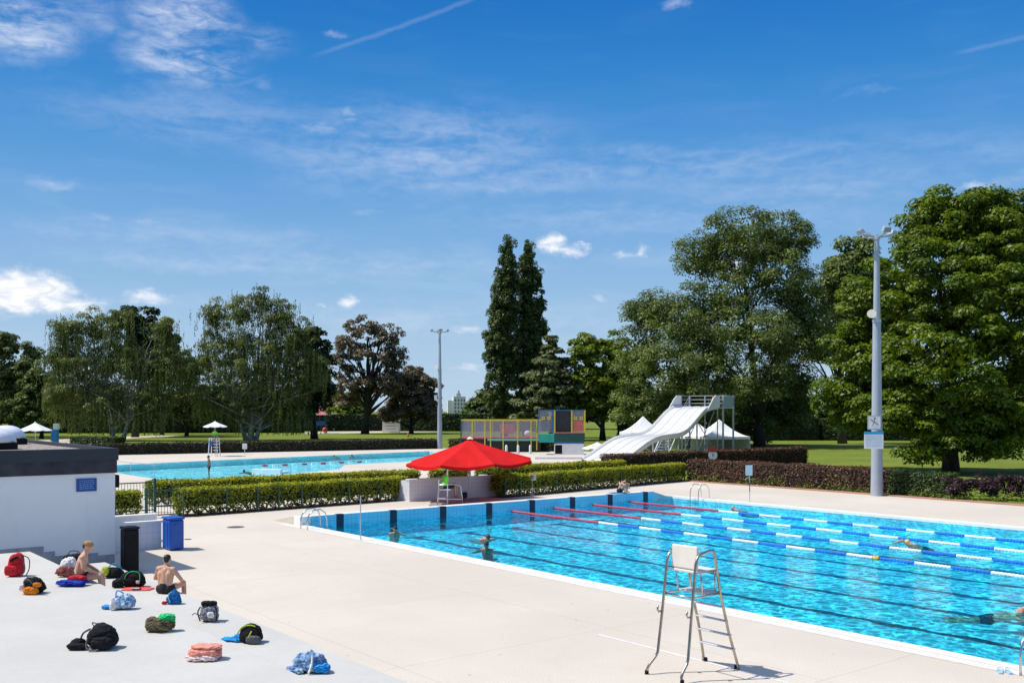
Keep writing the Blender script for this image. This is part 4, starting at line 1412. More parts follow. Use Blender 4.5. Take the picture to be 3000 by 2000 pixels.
def lamp_post(loc_, label, cat='lamp post'):
    t = thing('lamp_post', label, cat, loc_, -YAW, 'floodlight masts')
    q = MB()
    q.tube([(0, 0, 0), (0, 0, 0.02), (0, 0, 0.9), (0, 0, 9.2)], [0.32, 0.315, 0.30, 0.205], 20)
    q.build('pole', M_GREYPAINT, t, auto=True)
    q = MB()
    q.tube([(0, 0, 9.2), (0, 0, 13.6)], [0.185, 0.125], 18)
    q.build('upper_pole', M_GREYPAINT, t, auto=True)
    q = MB()
    q.tube([(0, 0, 9.12), (0, 0, 9.28)], 0.23, 18)
    q.build('collar', M_GALV, t)
    q = MB()
    q.tube([(0, 0, 13.5), (0, 0, 13.75)], 0.17, 14)
    for an in (0.25, 1.8, 3.3, 4.9):
        q.bar((0, 0, 13.62), (0.78 * math.cos(an), 0.78 * math.sin(an), 13.72), 0.09, 0.09)
    q.build('bracket', M_GALV, t)
    for an in (0.25, 1.8, 3.3, 4.9):
        f = MB()
        f.box((0, 0, 0), (0.26, 0.46, 0.28), 0, 0.8)
        fo = f.build('floodlight', M_GREYPAINT, t, bevel=0.03)
        fo.location = (0.92 * math.cos(an), 0.92 * math.sin(an), 13.88)
        fo.rotation_euler = (0, R(25), an)
        g = MB()
        g.span((0.132, -0.19, -0.11), (0.14, 0.19, 0.09))
        g.build('lens', mat('lamp_glass', (0.25, 0.28, 0.30), 0.1), fo)
    q = MB()
    q.lathe([(0.06, -0.2), (0.1, -0.05), (0.2, 0.12), (0.24, 0.2)], (0, 0, 0), 14)
    so = q.build('loudspeaker', mat('speaker_cream', (0.62, 0.58, 0.46), 0.5), t, smooth=False)
    so.location = (-0.34, -0.2, 9.5)
    so.rotation_euler = (R(75), 0, R(-20))
    return t


lp1 = lamp_post(gnd(2014, 1138), 'tall thick grey floodlight mast at the brick kerb carrying two sign panels')
lp2 = copy_tree(lp1)
lp2.location = gnd(1010, 1030)
lp2['label'] = 'farther slim floodlight mast behind the red umbrella'
bxp = MB()
bxp.span((-0.62, -0.2, 5.7), (-0.3, 0.1, 6.3))
bxp.build('switch_box', M_PLASTW, lp2)

# panels on the near mast
D0 = 52.2
pp = at(2008, 970, D0)
sgn = thing('pictogram_sign', 'small white square sign with a pictogram fixed above the blue headed panel', 'sign', pp, -YAW - R(4))
q = MB()
q.span((-0.34, -0.03, -0.37), (0.34, 0.0, 0.37))
q.build('panel', M_WHITE, sgn, bevel=0.004)
q = MB()
q.tube([(-0.2, -0.036, 0.18), (0.02, -0.036, 0.0), (0.2, -0.036, -0.12)], 0.022, 6)
q.tube([(0.0, -0.036, 0.2), (-0.02, -0.036, -0.02), (-0.14, -0.036, -0.18)], 0.02, 6)
q.ell((0.02, -0.036, 0.22), (0.055, 0.012, 0.055), 10, 6)
q.build('pictogram', mat('pictogram_grey', (0.22, 0.17, 0.13), 0.6), sgn)
q = MB()
for a, b in (((-0.34, -0.36), (0.34, -0.33)), ((-0.34, 0.33), (0.34, 0.36)), ((-0.34, -0.328), (-0.31, 0.328)), ((0.31, -0.328), (0.34, 0.328))):
    q.span((a[0], -0.034, a[1]), (b[0], -0.031, b[1]))
q.build('border', mat('border_grey', (0.3, 0.3, 0.32), 0.6), sgn)
pp = at(2007, 1010.5, D0 - 0.05)
sgn = thing('notice_board', 'white notice board with a bright blue header on the near floodlight mast', 'sign', pp, -YAW - R(4))
q = MB()
q.span((-0.49, -0.03, -0.45), (0.49, 0.0, 0.31))
q.build('panel', M_WHITE, sgn, bevel=0.004)
q = MB()
q.span((-0.49, -0.034, 0.312), (0.49, 0.0, 0.45))
q.build('header', mat('header_blue', (0.01, 0.33, 0.62), 0.5), sgn)
q = MB()
rr = random.Random(5)
for i in range(8):
    xx = -0.4
    while xx < 0.36:
        wd = rr.uniform(0.04, 0.16)
        q.span((xx, -0.033, 0.2 - 0.075 * i), (min(xx + wd, 0.4), -0.0305, 0.2 - 0.075 * i + 0.03))
        xx += wd + 0.03
q.build('print_lines', mat('print_blue', (0.35, 0.55, 0.65), 0.6), sgn)


# ------------------------------------------------------------------ red umbrella and its pool guard seat
def parasol(name, label, base, z_rim, z_top, r, sides, m, rot, pole_r=0.04, tilt=0.0, valance=0.14, group=None, cat='umbrella', z0=0.0):
    t = thing(name, label, cat, base, rot, group)
    q = MB()
    rings = 6
    vs, fs = [], []
    for i in range(rings + 1):
        f = i / rings
        for j in range(sides * 4):
            an = 2 * math.pi * j / (sides * 4)
            k = (j % 4) / 4.0
            edge = math.cos(math.pi / sides) / math.cos((k - 0.5) * 2 * math.pi / sides) if False else 1.0
            # straight edges between ribs, cloth sagging a little
            a0 = 2 * math.pi * (j // 4) / sides
            a1 = a0 + 2 * math.pi / sides
            x = math.cos(a0) * (1 - k) + math.cos(a1) * k
            y = math.sin(a0) * (1 - k) + math.sin(a1) * k
            sag = 0.05 * r * f * f * math.sin(math.pi * k)
            x, y = x * r * f * (1 - 0.045 * f * math.sin(math.pi * k)), y * r * f * (1 - 0.045 * f * math.sin(math.pi * k))
            z = z_top + (z_rim - z_top) * (f ** 0.84) - sag * 0.9 + math.tan(tilt) * x
            vs.append((x, y, z))
    n = sides * 4
    for i in range(rings):
        for j in range(n):
            fs.append((i * n + j, i * n + (j + 1) % n, (i + 1) * n + (j + 1) % n, (i + 1) * n + j))
    base_i = rings * n
    m0 = len(vs)
    for j in range(n):
        x, y, z = vs[base_i + j]
        vs.append((x * 1.004, y * 1.004, z - valance * (0.75 + 0.25 * math.sin(math.pi * (j % 4) / 4))))
    for j in range(n):
        fs.append((base_i + j, base_i + (j + 1) % n, m0 + (j + 1) % n, m0 + j))
    q.add(vs, fs)
    me = bpy.data.meshes.new('canopy')
    me.from_pydata(q.v, [], q.f)
    me.update()
    o = link('canopy', me, m, t)
    so = o.modifiers.new('cloth', 'SOLIDIFY')
    so.thickness = 0.012
    q = MB()
    q.tube([(0, 0, z0), (0, 0, z_top + 0.04)], pole_r, 10)
    q.build('pole', M_GALV, t)
    q = MB()
    q.lathe([(0.16 * r / 3, 0), (0.1 * r / 3, 0.05 * r / 3), (0.03, 0.1 * r / 3)], (0, 0, z_top + 0.01), 12)
    q.build('finial', M_PLASTW, t)
    q = MB()
    for j in range(sides):
        an = 2 * math.pi * j / sides
        x, y = r * math.cos(an), r * math.sin(an)
        q.tube([(x * f_ * 0.985, y * f_ * 0.985, z_top + (z_rim - z_top) * f_ ** 0.84 + math.tan(tilt) * x * f_ - 0.035) for f_ in (0.04, 0.2, 0.4, 0.6, 0.8, 1.0)], 0.012, 6)
        q.bar((x * 0.5, y * 0.5, z_top + (z_rim - z_top) * 0.56 - 0.05 + math.tan(tilt) * x * .5), (0, 0, z_rim - 0.1), 0.02, 0.02)
    q.build('ribs', M_GALV, t)
    return t


ub = W(-2.1, 49.8)
um = parasol('red_umbrella', 'big bright red umbrella over the poolside guard seat', ub, 1.98, 3.06, 3.3, 8, M_RED, -YAW + R(22.5), 0.045, R(1.6), 0.16)
for (x, y) in ((-0.95, -2.75),):
    q = MB()
    q.tube([(0, 0, 0.0), (0, 0, 1.92)], 0.035, 8)
    po = q.build('front_pole', M_PLASTW, um)
    v = Matrix.Rotation(-R(22.5), 3, 'Z') @ Vector((x, y, 0))
    po.location = v
q = MB()
q.box((0, 0, 0.04), (0.8, 0.8, 0.08))
q.build('base', mat('base_concrete', (0.3, 0.3, 0.3), 0.9), um)

# white tiled wall behind the seat
wa, wb = gnd(940, 1151.5), gnd(1162, 1137.5)
dd = (wb - wa)
lw = thing('tiled_wall', 'white tiled footbath wall under the red umbrella', 'wall', wa, math.atan2(dd.y, dd.x))
q = MB()
q.span((0, 0, 0), (dd.length, 0.3, 1.05))
q.span((0, 0.305, 0), (0.25, 2.2, 1.0))
q.span((dd.length - 0.25, 0.305, 0), (dd.length, 2.2, 1.0))
q.build('wall', M_WTILE, lw)
q = MB()
q.span((-0.03, -0.03, 1.052), (dd.length + 0.03, 0.33, 1.1))
q.build('wall_cap', M_COPE, lw)


# ------------------------------------------------------------------ lifeguard chairs
def chair_frame(t, y, x0, sc_=1.0, mt=None):
    pts = [(0, 0.0), (0.0, 0.10), (0.04, 0.17), (0.17, 0.29), (0.21, 0.36), (0.30, 1.0), (0.42, 1.90), (0.46, 2.01), (0.54, 2.075), (0.80, 2.12), (0.87, 2.105), (0.91, 2.04), (1.05, 1.36), (1.25, 0.7), (1.43, 0.12), (1.45, 0.0)]
    q = MB()
    q.tube([(x0 + x, y(x, z), z) for x, z in pts], 0.024, 10)
    return q.build('side_frame', mt or M_STEELW, t, smooth=True)


lc = thing('lifeguard_chair', 'tall steel lifeguard chair with a cream back board in the foreground', 'chair', (12.37, 11.5, 0))
for sg_ in (1, -1):
    chair_frame(lc, lambda x, z, s=sg_: s * (0.40 - 0.06 * min(1, z / 0.4) - 0.02 * z / 2), 0.0)
q = MB()
q.span((0.50, -0.285, 1.80), (0.545, 0.285, 2.20))
q.build('back_board', mat('cream_board', (0.78, 0.72, 0.62), 0.45, 0.06, 3.0), lc, bevel=0.02)
q = MB()
q.span((0.5, -0.285, 1.74), (1.0, 0.285, 1.785))
q.build('seat', mat('cream_board', (0.78, 0.72, 0.62), 0.45, 0.06, 3.0), lc, bevel=0.012)
q = MB()
for s in (1, -1):
    q.tube([(0.60, s * 0.27, 1.74), (0.66, s * 0.28, 1.36)], 0.014, 8)
    q.tube([(0.96, s * 0.27, 1.74), (0.98, s * 0.28, 1.36)], 0.014, 8)
    q.tube([(0.36, s * 0.325, 1.36), (1.05, s * 0.325, 1.36)], 0.018, 8)
    q.tube([(0.44, s * 0.33, 1.76), (0.93, s * 0.33, 1.76)], 0.014, 8)
q.tube([(0.36, -0.325, 1.355), (0.36, 0.325, 1.355)], 0.016, 8)
q.build('seat_supports', M_STEEL, lc, smooth=True)
q = MB()
q.span((0.70, -0.30, 1.365), (1.05, 0.30, 1.40))
q.build('footrest', mat('tread_grey', (0.55, 0.56, 0.58), 0.5, 0.1), lc, bevel=0.01)
for i, (x, z) in enumerate(((1.125, 1.12), (1.2, 0.87), (1.275, 0.62), (1.35, 0.37))):
    q = MB()
    yw = 0.33 - 0.0 + 0.02 * i
    q.span((x - 0.05, -yw, z - 0.012), (x + 0.03, yw, z + 0.012))
    q.build('rung', mat('tread_grey', (0.55, 0.56, 0.58), 0.5, 0.1), lc, bevel=0.006)
for s in (1, -1):
    q = MB()
    q.tube([(0.31, s * 0.33, 1.06), (0.22, s * 0.33, 1.05), (0.19, s * 0.33, 1.09), (0.20, s * 0.33, 1.16)], 0.016, 8)
    q.build('hook', M_STEELW, lc, smooth=True)
for (x, s) in ((0, 1), (0, -1), (1.45, 1), (1.45, -1)):
    q = MB()
    q.lathe([(0.036, 0), (0.034, 0.06), (0.026, 0.075)], (x, s * 0.40 if x == 0 else s * 0.34, 0), 10)
    q.build('foot_cap', M_BLACK, lc)

# low steel seat for the guard under the umbrella (x = forward along the view's right)
gs_loc = W(-3.0, 47.2)
gs = thing('steel_chair', 'low steel poolside seat with curved arms under the red umbrella', 'chair', gs_loc, -YAW)
for s in (0.34, -0.34):
    q = MB()
    q.tube([(-0.52, s, 0.0), (-0.5, s, 0.35), (-0.46, s, 0.9), (-0.38, s, 1.0), (0.45, s, 1.02), (0.58, s, 0.9), (0.72, s, 0.0)], 0.022, 8)
    q.build('side_frame', M_STEEL, gs, smooth=True)
q = MB()
q.span((-0.42, -0.3, 0.74), (0.1, 0.3, 0.78))
q.build('seat', M_PLASTW, gs, bevel=0.01)
q = MB()
q.span((-0.47, -0.3, 0.82), (-0.43, 0.3, 1.2))
q.build('backrest', M_PLASTW, gs, bevel=0.01)
q = MB()
q.span((-0.5, -0.34, 0.30), (0.66, 0.34, 0.335))
q.build('footrest', M_GALV, gs)
q = MB()
q.span((-0.9, -0.7, 0.0), (1.5, 0.9, 0.05))
q.build('platform', mat('platform_shadow_grey', (0.25, 0.24, 0.23), 0.8, 0.15), gs)  # low base; its dark grey also stands for the umbrella's shadow

# ------------------------------------------------------------------ lane ropes
M_FR, M_FW, M_FB, M_FY = mat('float_red', (0.56, 0.05, 0.09), 0.4), mat('float_white', (0.82, 0.82, 0.82), 0.4), mat('float_blue', (0.02, 0.17, 0.62), 0.4), mat('float_yellow', (0.85, 0.45, 0.02), 0.4)


def floats(L, r=0.060):
    q = MB()
    k = int(L / 0.055)
    pts = [(0, L * i / k, 0) for i in range(k + 1)]
    q.tube(pts, [r if i % 2 else r * 0.72 for i in range(k + 1)], 10)
    return q.mesh('float_run')


SEG = 1.15
me_seg = {}
for nm_, mm in (('r', M_FR), ('w', M_FW), ('b', M_FB)):
    me = floats(SEG - 0.03)
    me.materials.append(mm)
    me_seg[nm_] = me
me_y = floats(0.2, 0.085)
me_y.materials.append(M_FY)
which = ['nearest, long red end', 'second from the near side', 'third from the near side', 'farthest, by the far edge']
for i, s in enumerate((28.15, 30.65, 33.15, 35.65)):
    t = thing('lane_rope', 'floating lane rope of red, white and blue floats, ' + which[i], 'lane rope', (s, 35.6, WZ + 0.025), 0, 'lane ropes across the pool')
    y = -0.05
    k = 0
    while y > -49.0:
        if y > -5.0 or y < -44.5:
            nm_ = 'r'
            kk = k
        else:
            nm_ = 'w' if (k - 4) % 2 == 1 else 'b'
        o = bpy.data.objects.new('float_run', me_seg[nm_])
        col.objects.link(o)
        o.parent = t
        o.location = (0.02 * math.sin(y * 0.5 + i), y - SEG, 0)
        y -= SEG
        k += 1
    for yy in ((-18.45,) if i == 0 else (-21.9,) if i == 2 else ()):
        o = bpy.data.objects.new('marker_float', me_y)
        col.objects.link(o)
        o.parent = t
        o.location = (0, yy, 0)

# ------------------------------------------------------------------ pool ladders and posts


def pool_ladder(label, loc_, rz, big=1.0):
    t = thing('pool_ladder', label, 'ladder', loc_, rz, 'pool ladders')
    for s in (0.27, -0.27):
        q = MB()
        q.tube([(-0.62, s, 0.0), (-0.62, s, 0.32), (-0.56, s, 0.55), (-0.36, s, 0.72), (-0.08, s, 0.74), (0.12, s, 0.6), (0.2, s, 0.35), (0.22, s, 0.0), (0.22, s, -0.6)], 0.022, 10)
        q.build('handrail', M_STEEL, t, smooth=True)
    for z in (-0.2, -0.45):
        q = MB()
        q.span((0.17, -0.25, z - 0.015), (0.27, 0.25, z + 0.015))
        q.build('rung', M_STEEL, t)
    return t


pool_ladder('curved steel ladder at the left corner of the lap pool', (PX0, 34.5, 0), 0)
pool_ladder('steel ladder rails on the far edge near the raised end wall', (PX1, 33.9, 0), math.pi)
pool_ladder('steel ladder at the right edge of the picture beside the blue sandals', (PX0, 7.62, 0), 0)

for lab, p, hh, plate in (('thin bare backstroke flag post on the near pool edge', gnd(828, 1240), 1.55, False), ('thin post with a small white plate on the far pool edge', gnd(1722, 1152), 1.8, True)):
    t = thing('pool_post', lab, 'post', p, -YAW)
    q = MB()
    q.tube([(0, 0, 0), (0, 0, hh)], 0.018, 8)
    q.build('pole', M_GALV, t)
    q = MB()
    q.lathe([(0.05, 0), (0.05, 0.02), (0.025, 0.04)], (0, 0, 0), 10)
    q.build('foot', M_GALV, t)
    if plate:
        q = MB()
        q.span((-0.2, -0.03, hh - 0.5), (0.13, -0.0, hh))
        q.build('plate', M_WHITE, t, bevel=0.005)
        q = MB()
        q.tube([(0, 0, 0.5), (0, 0, 0.95)], 0.022, 8)
        q.build('green_sleeve', M_GREENMETAL, t)

for lab, p, kind in (('square white sign on a thin post before the right laurel hedge', gnd(1222.5, 1136.5), 'sq'), ('five sided white sign on a thin post beside the square one', gnd(1261.5, 1130.5), 'pent')):
    t = thing('rule_sign', lab, 'sign', p, -YAW)
    q = MB()
    q.tube([(0, 0, 0), (0, 0, 1.1)], 0.022, 8)
    q.box((0, 0, 0.02), (0.25, 0.25, 0.04))
    q.build('post', M_PLASTW, t)
    q = MB()
    if kind == 'sq':
        pl = [(-0.21, 0.78), (0.21, 0.78), (0.21, 1.13), (-0.21, 1.13)]
    else:
        pl = [(-0.17, 0.74), (0.17, 0.74), (0.26, 0.98), (0.0, 1.2), (-0.26, 0.98)]
    n = len(pl)
    q.add([(x, -0.04, z) for x, z in pl] + [(x, -0.02, z) for x, z in pl], [tuple(range(n)), tuple(reversed(range(n, 2 * n)))] + [(i, n + i, n + (i + 1) % n, (i + 1) % n) for i in range(n)])
    q.build('panel', mat('sign_face', (0.72, 0.70, 0.68), 0.5, 0.06), t)
    q = MB()
    for i in range(3 if kind == 'sq' else 2):
        q.span((-0.12, -0.044, 0.88 + 0.07 * i), (0.1, -0.041, 0.91 + 0.07 * i))
    q.build('print_lines', mat('border_grey', (0.3, 0.3, 0.32), 0.6), t)

t = thing('warning_sign', 'round white sign with a red top in front of the darker copper hedge', 'sign', W(15.25, 75.6), -YAW)
q = MB()
q.tube([(0, 0, 0), (0, 0, 1.4)], 0.03, 8)
q.build('post', M_GALV, t)
q = MB()
q.add([(0.34 * math.cos(a), -0.05, 1.1 + 0.36 * math.sin(a)) for a in [2 * math.pi * i / 20 for i in range(20)]] + [(0.34 * math.cos(a), -0.02, 1.1 + 0.36 * math.sin(a)) for a in [2 * math.pi * i / 20 for i in range(20)]],
      [tuple(range(20)), tuple(reversed(range(20, 40)))] + [(i, 20 + i, 20 + (i + 1) % 20, (i + 1) % 20) for i in range(20)])
q.build('disc', M_WHITE, t)
q = MB()
q.span((-0.25, -0.06, 1.33), (0.25, -0.015, 1.72))
q.build('red_plate', M_REDP, t)
q = MB()
q.span((-0.03, -0.056, 1.0), (0.03, -0.052, 1.25))
q.build('symbol', M_BLACK, t)

for lab, px, py, r in (('dark round manhole cover in the pale deck', 541, 1210, 0.30), ('small dark drain lid behind the blue container', 431, 1238, 0.12)):
    t = thing('manhole_cover', lab, 'manhole', gnd(px, py))
    q = MB()
    q.lathe([(r, 0.0), (r, 0.012)], (0, 0, 0), 24)
    q.build('lid', mat('cast_iron', (0.09, 0.08, 0.07), 0.7, 0.3, 20), t)
    q = MB()
    q.lathe([(r * 1.12, 0.0), (r * 1.12, 0.007)], (0, 0, 0), 24)
    q.build('rim', mat('iron_rim', (0.2, 0.18, 0.16), 0.7), t)

# ------------------------------------------------------------------ white multi lane slide
s0, s1 = W(7.95, 85.0), W(19.5, 104.0)
su = (s1 - s0)
SL = su.length
sl = thing('water_slide', 'wide white wavy water slide with steel platform beyond the hedges', 'slide', s0, math.atan2(su.y, su.x))
prof = [(-0.02, 0.30), (0.05, 0.60), (0.12, 1.05), (0.19, 1.48), (0.26, 1.82), (0.33, 2.0), (0.42, 2.08), (0.52, 2.14), (0.58, 2.3), (0.64, 2.62), (0.72, 3.35), (0.80, 4.12), (0.86, 4.58), (0.91, 4.78), (0.96, 4.83), (1.02, 4.83)]


def pz(f):
    for (a, za), (b, zb) in zip(prof, prof[1:]):
        if f <= b:
            u = (f - a) / (b - a)
            return za + (zb - za) * u
    return prof[-1][1]


NW, NLn = 49, 90
HWD = 1.95
vs, fs = [], []
for i in range(NLn):
    f = -0.02 + 1.04 * i / (NLn - 1)
    # smooth the profile a little
    z = (pz(f - 0.02) + 2 * pz(f) + pz(f + 0.02)) / 4
    for j in range(NW):
        v = j / (NW - 1)
        y = (v - 0.5) * 2 * HWD
        lane = abs(((v * 4) % 1.0) - 0.0)
        lane = min(lane, 1 - lane)
        ridge = 0.10 * max(0.0, 1 - lane / 0.16) ** 1.3
        if v < 0.02 or v > 0.98:
            ridge = 0.24
        vs.append((f * SL, y, z + ridge - 0.03 * math.sin(math.pi * ((v * 4) % 1.0))))
for i in range(NLn - 1):
    for j in range(NW - 1):
        fs.append((i * NW + j, (i + 1) * NW + j, (i + 1) * NW + j + 1, i * NW + j + 1))
q = MB()
q.add(vs, fs)
me = q.mesh('chute', True)
o = link('chute', me, mat('slide_white', (0.73, 0.72, 0.70), 0.35, 0.04, 0.6), sl)
so = o.modifiers.new('shell', 'SOLIDIFY')
so.thickness = 0.06
# pale rim that turns down along both edges
for sgn_ in (-1, 1):
    q = MB()
    vs, fs = [], []
    for i in range(NLn):
        f = -0.02 + 1.04 * i / (NLn - 1)
        z = (pz(f - 0.02) + 2 * pz(f) + pz(f + 0.02)) / 4
        vs += [(f * SL, sgn_ * (HWD + 0.02), z + 0.25), (f * SL, sgn_ * (HWD + 0.12), z + 0.20), (f * SL, sgn_ * (HWD + 0.12), z - 0.22), (f * SL, sgn_ * (HWD - 0.05), z - 0.24)]
    for i in range(NLn - 1):
        for j in range(3):
            a = i * 4 + j
            fs.append((a, a + 1, a + 5, a + 4))
    q.add(vs, fs)
    me = q.mesh('chute_edge', True)
    o = link('chute_edge', me, mat('slide_edge', (0.62, 0.58, 0.50), 0.5, 0.08, 0.8), sl)
    so = o.modifiers.new('shell', 'SOLIDIFY')
    so.thickness = 0.04
    # tall cheeks at the start
    q = MB()
    ys = sgn_ * (HWD + 0.17)
    pl = [(0.84 * SL, 4.35), (1.02 * SL, 4.78), (1.02 * SL, 6.05), (0.965 * SL, 6.05), (0.93 * SL, 5.7), (0.89 * SL, 5.05)]
    n = len(pl)
    q.add([(x, ys - 0.04, z) for x, z in pl] + [(x, ys + 0.04, z) for x, z in pl], [tuple(range(n)), tuple(reversed(range(n, 2 * n)))] + [(i, n + i, n + (i + 1) % n, (i + 1) % n) for i in range(n)])
    q.build('side_cheek', mat('slide_white', (0.73, 0.72, 0.70), 0.35), sl)
pe = 1.02 * SL
q = MB()
q.span((pe, -HWD - 0.6, 4.7), (pe + 3.4, HWD + 0.6, 4.82))
q.build('platform', M_GALV, sl)
for y in (-HWD - 0.5, -0.7, 0.7, HWD + 0.5):
    for x in (pe + 0.1, pe + 3.3):
        if abs(y) < 1 and x < pe + 1:
            continue
        q = MB()
        q.box((x, y, 3.05), (0.16, 0.16, 6.1) if abs(y) > 1 else (0.1, 0.1, 6.1))
        q.build('post', M_GREYPAINT, sl)
q = MB()
for z in (5.25, 5.65, 6.06):
    for y in (-HWD - 0.5, HWD + 0.5):
        q.tube([(pe + 0.1, y, z), (pe + 3.3, y, z)], 0.03, 6)
    q.tube([(pe + 3.3, -HWD - 0.5, z), (pe + 3.3, HWD + 0.5, z)], 0.03, 6)
q.build('railing', M_GREYPAINT, sl)
q = MB()
q.span((pe + 0.2, -HWD - 0.47, 4.85), (pe + 3.2, -HWD - 0.44, 6.0))
q.build('railing_panel', mat('grey_sheet', (0.30, 0.36, 0.36), 0.5), sl)
for f in (0.42, 0.62, 0.8):
    for y in (-1.5, 1.5):
        q = MB()
        q.box((f * SL, y, pz(f) / 2 - 0.1), (0.12, 0.12, pz(f) - 0.2))
        q.build('support_leg', M_GREYPAINT, sl)
q = MB()
for y in (-1.5, 1.5):
    q.bar((0.62 * SL, y, 0.2), (0.8 * SL, y, 3.6), 0.06, 0.06)
    q.bar((0.8 * SL, y, 0.2), (pe + 0.1, y, 4.4), 0.06, 0.06)
    q.bar((0.8 * SL, y, 3.4), (pe + 0.1, y, 0.4), 0.06, 0.06)
    q.bar((0.42 * SL, y, 1.7), (0.62 * SL, y, 0.3), 0.05, 0.05)
q.build('bracing', M_GALV, sl)
# stair on the far side
q = MB()
for i in range(16):
    q.box((pe + 3.0 - i * 0.42, HWD + 1.1, 4.75 - i * 0.29), (0.34, 1.0, 0.05))
q.build('stair_treads', M_GALV, sl)
q = MB()
for y in (HWD + 0.62, HWD + 1.6):
    q.bar((pe + 3.2, y, 4.7), (pe - 3.4, y, 0.15), 0.06, 0.2)
    q.tube([(pe + 3.2, y, 5.8), (pe - 3.4, y, 1.2)], 0.03, 6)
    q.tube([(pe + 3.2, y, 5.4), (pe - 3.4, y, 0.8)], 0.025, 6)
q.build('stair_rail', M_GREYPAINT, sl)

# low white rim of the landing basin beside the slide
t = thing('basin_rim', 'low white rim wall beside the foot of the slide', 'wall', gnd(1228, 1054), -YAW)
q = MB()
q.span((0, 0, 0), (4.6, 0.3, 0.22))
q.build('rim', M_COPE, t, bevel=0.03)
q = MB()
q.span((0.1, 0.31, 0), (4.5, 2.8, 0.08))
q.build('basin_floor', mat('pale_blue_grey', (0.50, 0.54, 0.62), 0.5), t)


# ------------------------------------------------------------------ tents
def tent(label, X, D, wd, ze, zp, sides=True):
    t = thing('pagoda_tent', label, 'tent', W(X, D), -YAW + R(12), 'white pagoda tents by the slide')
    q = MB()
    h = wd / 2
    n = 7
    vs, fs = [], []
    for i in range(n + 1):
        f = i / n
        r = h * (1 - f) ** 1.0
        z = ze + (zp - ze) * (f ** 1.55)
        vs += [(-r, -r, z), (r, -r, z), (r, r, z), (-r, r, z)]
    for i in range(n):
        for j in range(4):
            a = i * 4 + j
            b = i * 4 + (j + 1) % 4
            fs.append((a, b, b + 4, a + 4))
    q.add(vs, fs)
    q.build('roof', M_TARP, t)
    q = MB()
    for a, b in (((-h, -h), (h, -h)), ((h, -h), (h, h)), ((h, h), (-h, h)), ((-h, h), (-h, -h))):
        q.add([(*a, ze - 0.28), (*b, ze - 0.28), (*b, ze - 0.001), (*a, ze - 0.001)], [(0, 1, 2, 3)])
    q.build('valance', M_TARP, t)
    for x in (-h, h):
        for y in (-h, h):
            q = MB()
            q.box((x * 0.985, y * 0.985, ze / 2), (0.07, 0.07, ze))
            q.build('leg', M_GALV, t)
    if sides:
        q = MB()
        q.quad((-h * 0.98, h * 0.97, 0), (h * 0.98, h * 0.97, 0), (h * 0.98, h * 0.97, ze), (-h * 0.98, h * 0.97, ze))
        q.quad((h * 0.97, -h * 0.98, 0), (h * 0.97, h * 0.98, 0), (h * 0.97, h * 0.98, ze), (h * 0.97, -h * 0.98, ze))
        q.build('side_wall', mat('tent_wall', (0.62, 0.68, 0.64), 0.7), t)
    return t


tent('white pointed tent left of the slide', (1477 - 1176) / FPX * 112, 112, 4.2, 2.05, 3.85)
tent('white pointed tent half hidden behind the slide', (1600 - 1176) / FPX * 114, 114, 4.6, 1.6, 3.15)
tent('right white pointed tent behind the slide platform', (1652 - 1176) / FPX * 110, 110, 5.0, 1.65, 3.5)
p = W((1372 - 1176) / FPX * 90, 90)
parasol('low_canopy', 'low flat white sun canopy left of the slide foot', p, 1.1, 1.62, 1.35, 6, M_TARP, 0.3, 0.03, 0, 0.08, cat='canopy')

# ------------------------------------------------------------------ colourful play frame
M_NET = bpy.data.materials.new('play_net')
M_NET.use_nodes = True
t_ = NT(M_NET.node_tree)
b_ = M_NET.node_tree.nodes['Principled BSDF']
b_.inputs['Base Color'].default_value = (0.42, 0.44, 0.46, 1)
b_.inputs['Roughness'].default_value = 0.8
co = t_.n('ShaderNodeTexCoord').outputs['Object']
x, y, z = t_.xyz(co)
d = t_.m('MINIMUM', t_.m('PINGPONG', x, 0.05), t_.m('PINGPONG', z, 0.05))
t_.put(b_.inputs['Alpha'], t_.mr(d, 0.008, 0.012, 0.95, 0.12))
pf0 = W((1059 - 1176) / FPX * 108, 108)
pf = thing('trampoline', 'long netted trampoline frame with yellow rails and red base', 'play frame', pf0, -YAW - R(3))
Lp = 8.6
q = MB()
q.span((0, -0.02, 1.62), (Lp, 0.0, 3.35))
q.build('net', M_NET, pf)
q = MB()
q.quad((0, 3, 1.62), (Lp, 3, 1.62), (Lp, 3, 3.35), (0, 3, 3.35))
q.build('net', M_NET, pf)
q = MB()
q.span((-0.03, -0.08, 3.36), (Lp + 0.05, 0.02, 3.52))
q.span((-0.03, 2.96, 3.36), (Lp + 0.05, 3.06, 3.52))
q.build('top_rail', M_YEL, pf)
for i, px in enumerate((1059, 1085, 1114, 1127, 1156, 1189, 1220, 1233)):
    x = (px - 1059) / FPX * 108
    q = MB()
    q.box((x, -0.09, 1.8), (0.12, 0.10, 3.2))
    q.build('post', M_YEL if i else M_GREENMETAL, pf)
    if i % 2:
        q = MB()
        q.box((x, 3.0, 1.8), (0.1, 0.1, 3.2))
        q.build('post', M_YEL, pf)
q = MB()
q.span((0, -0.12, 1.42), (Lp, 3.0, 1.60))
q.build('red_base', mat('faded_red', (0.55, 0.12, 0.10), 0.6), pf)
q = MB()
q.span((2.9, -0.35, 1.22), (Lp + 0.3, -0.13, 1.42))
q.build('teal_edge', mat('teal_paint', (0.12, 0.52, 0.45), 0.5), pf)
q = MB()
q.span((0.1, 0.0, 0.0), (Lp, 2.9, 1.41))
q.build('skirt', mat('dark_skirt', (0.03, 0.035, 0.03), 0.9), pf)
q = MB()
q.span((4.0, 2.8, 1.9), (5.6, 2.9, 3.0))
q.build('red_mat', mat('pink_mat', (0.70, 0.12, 0.10), 0.6), pf)
q = MB()
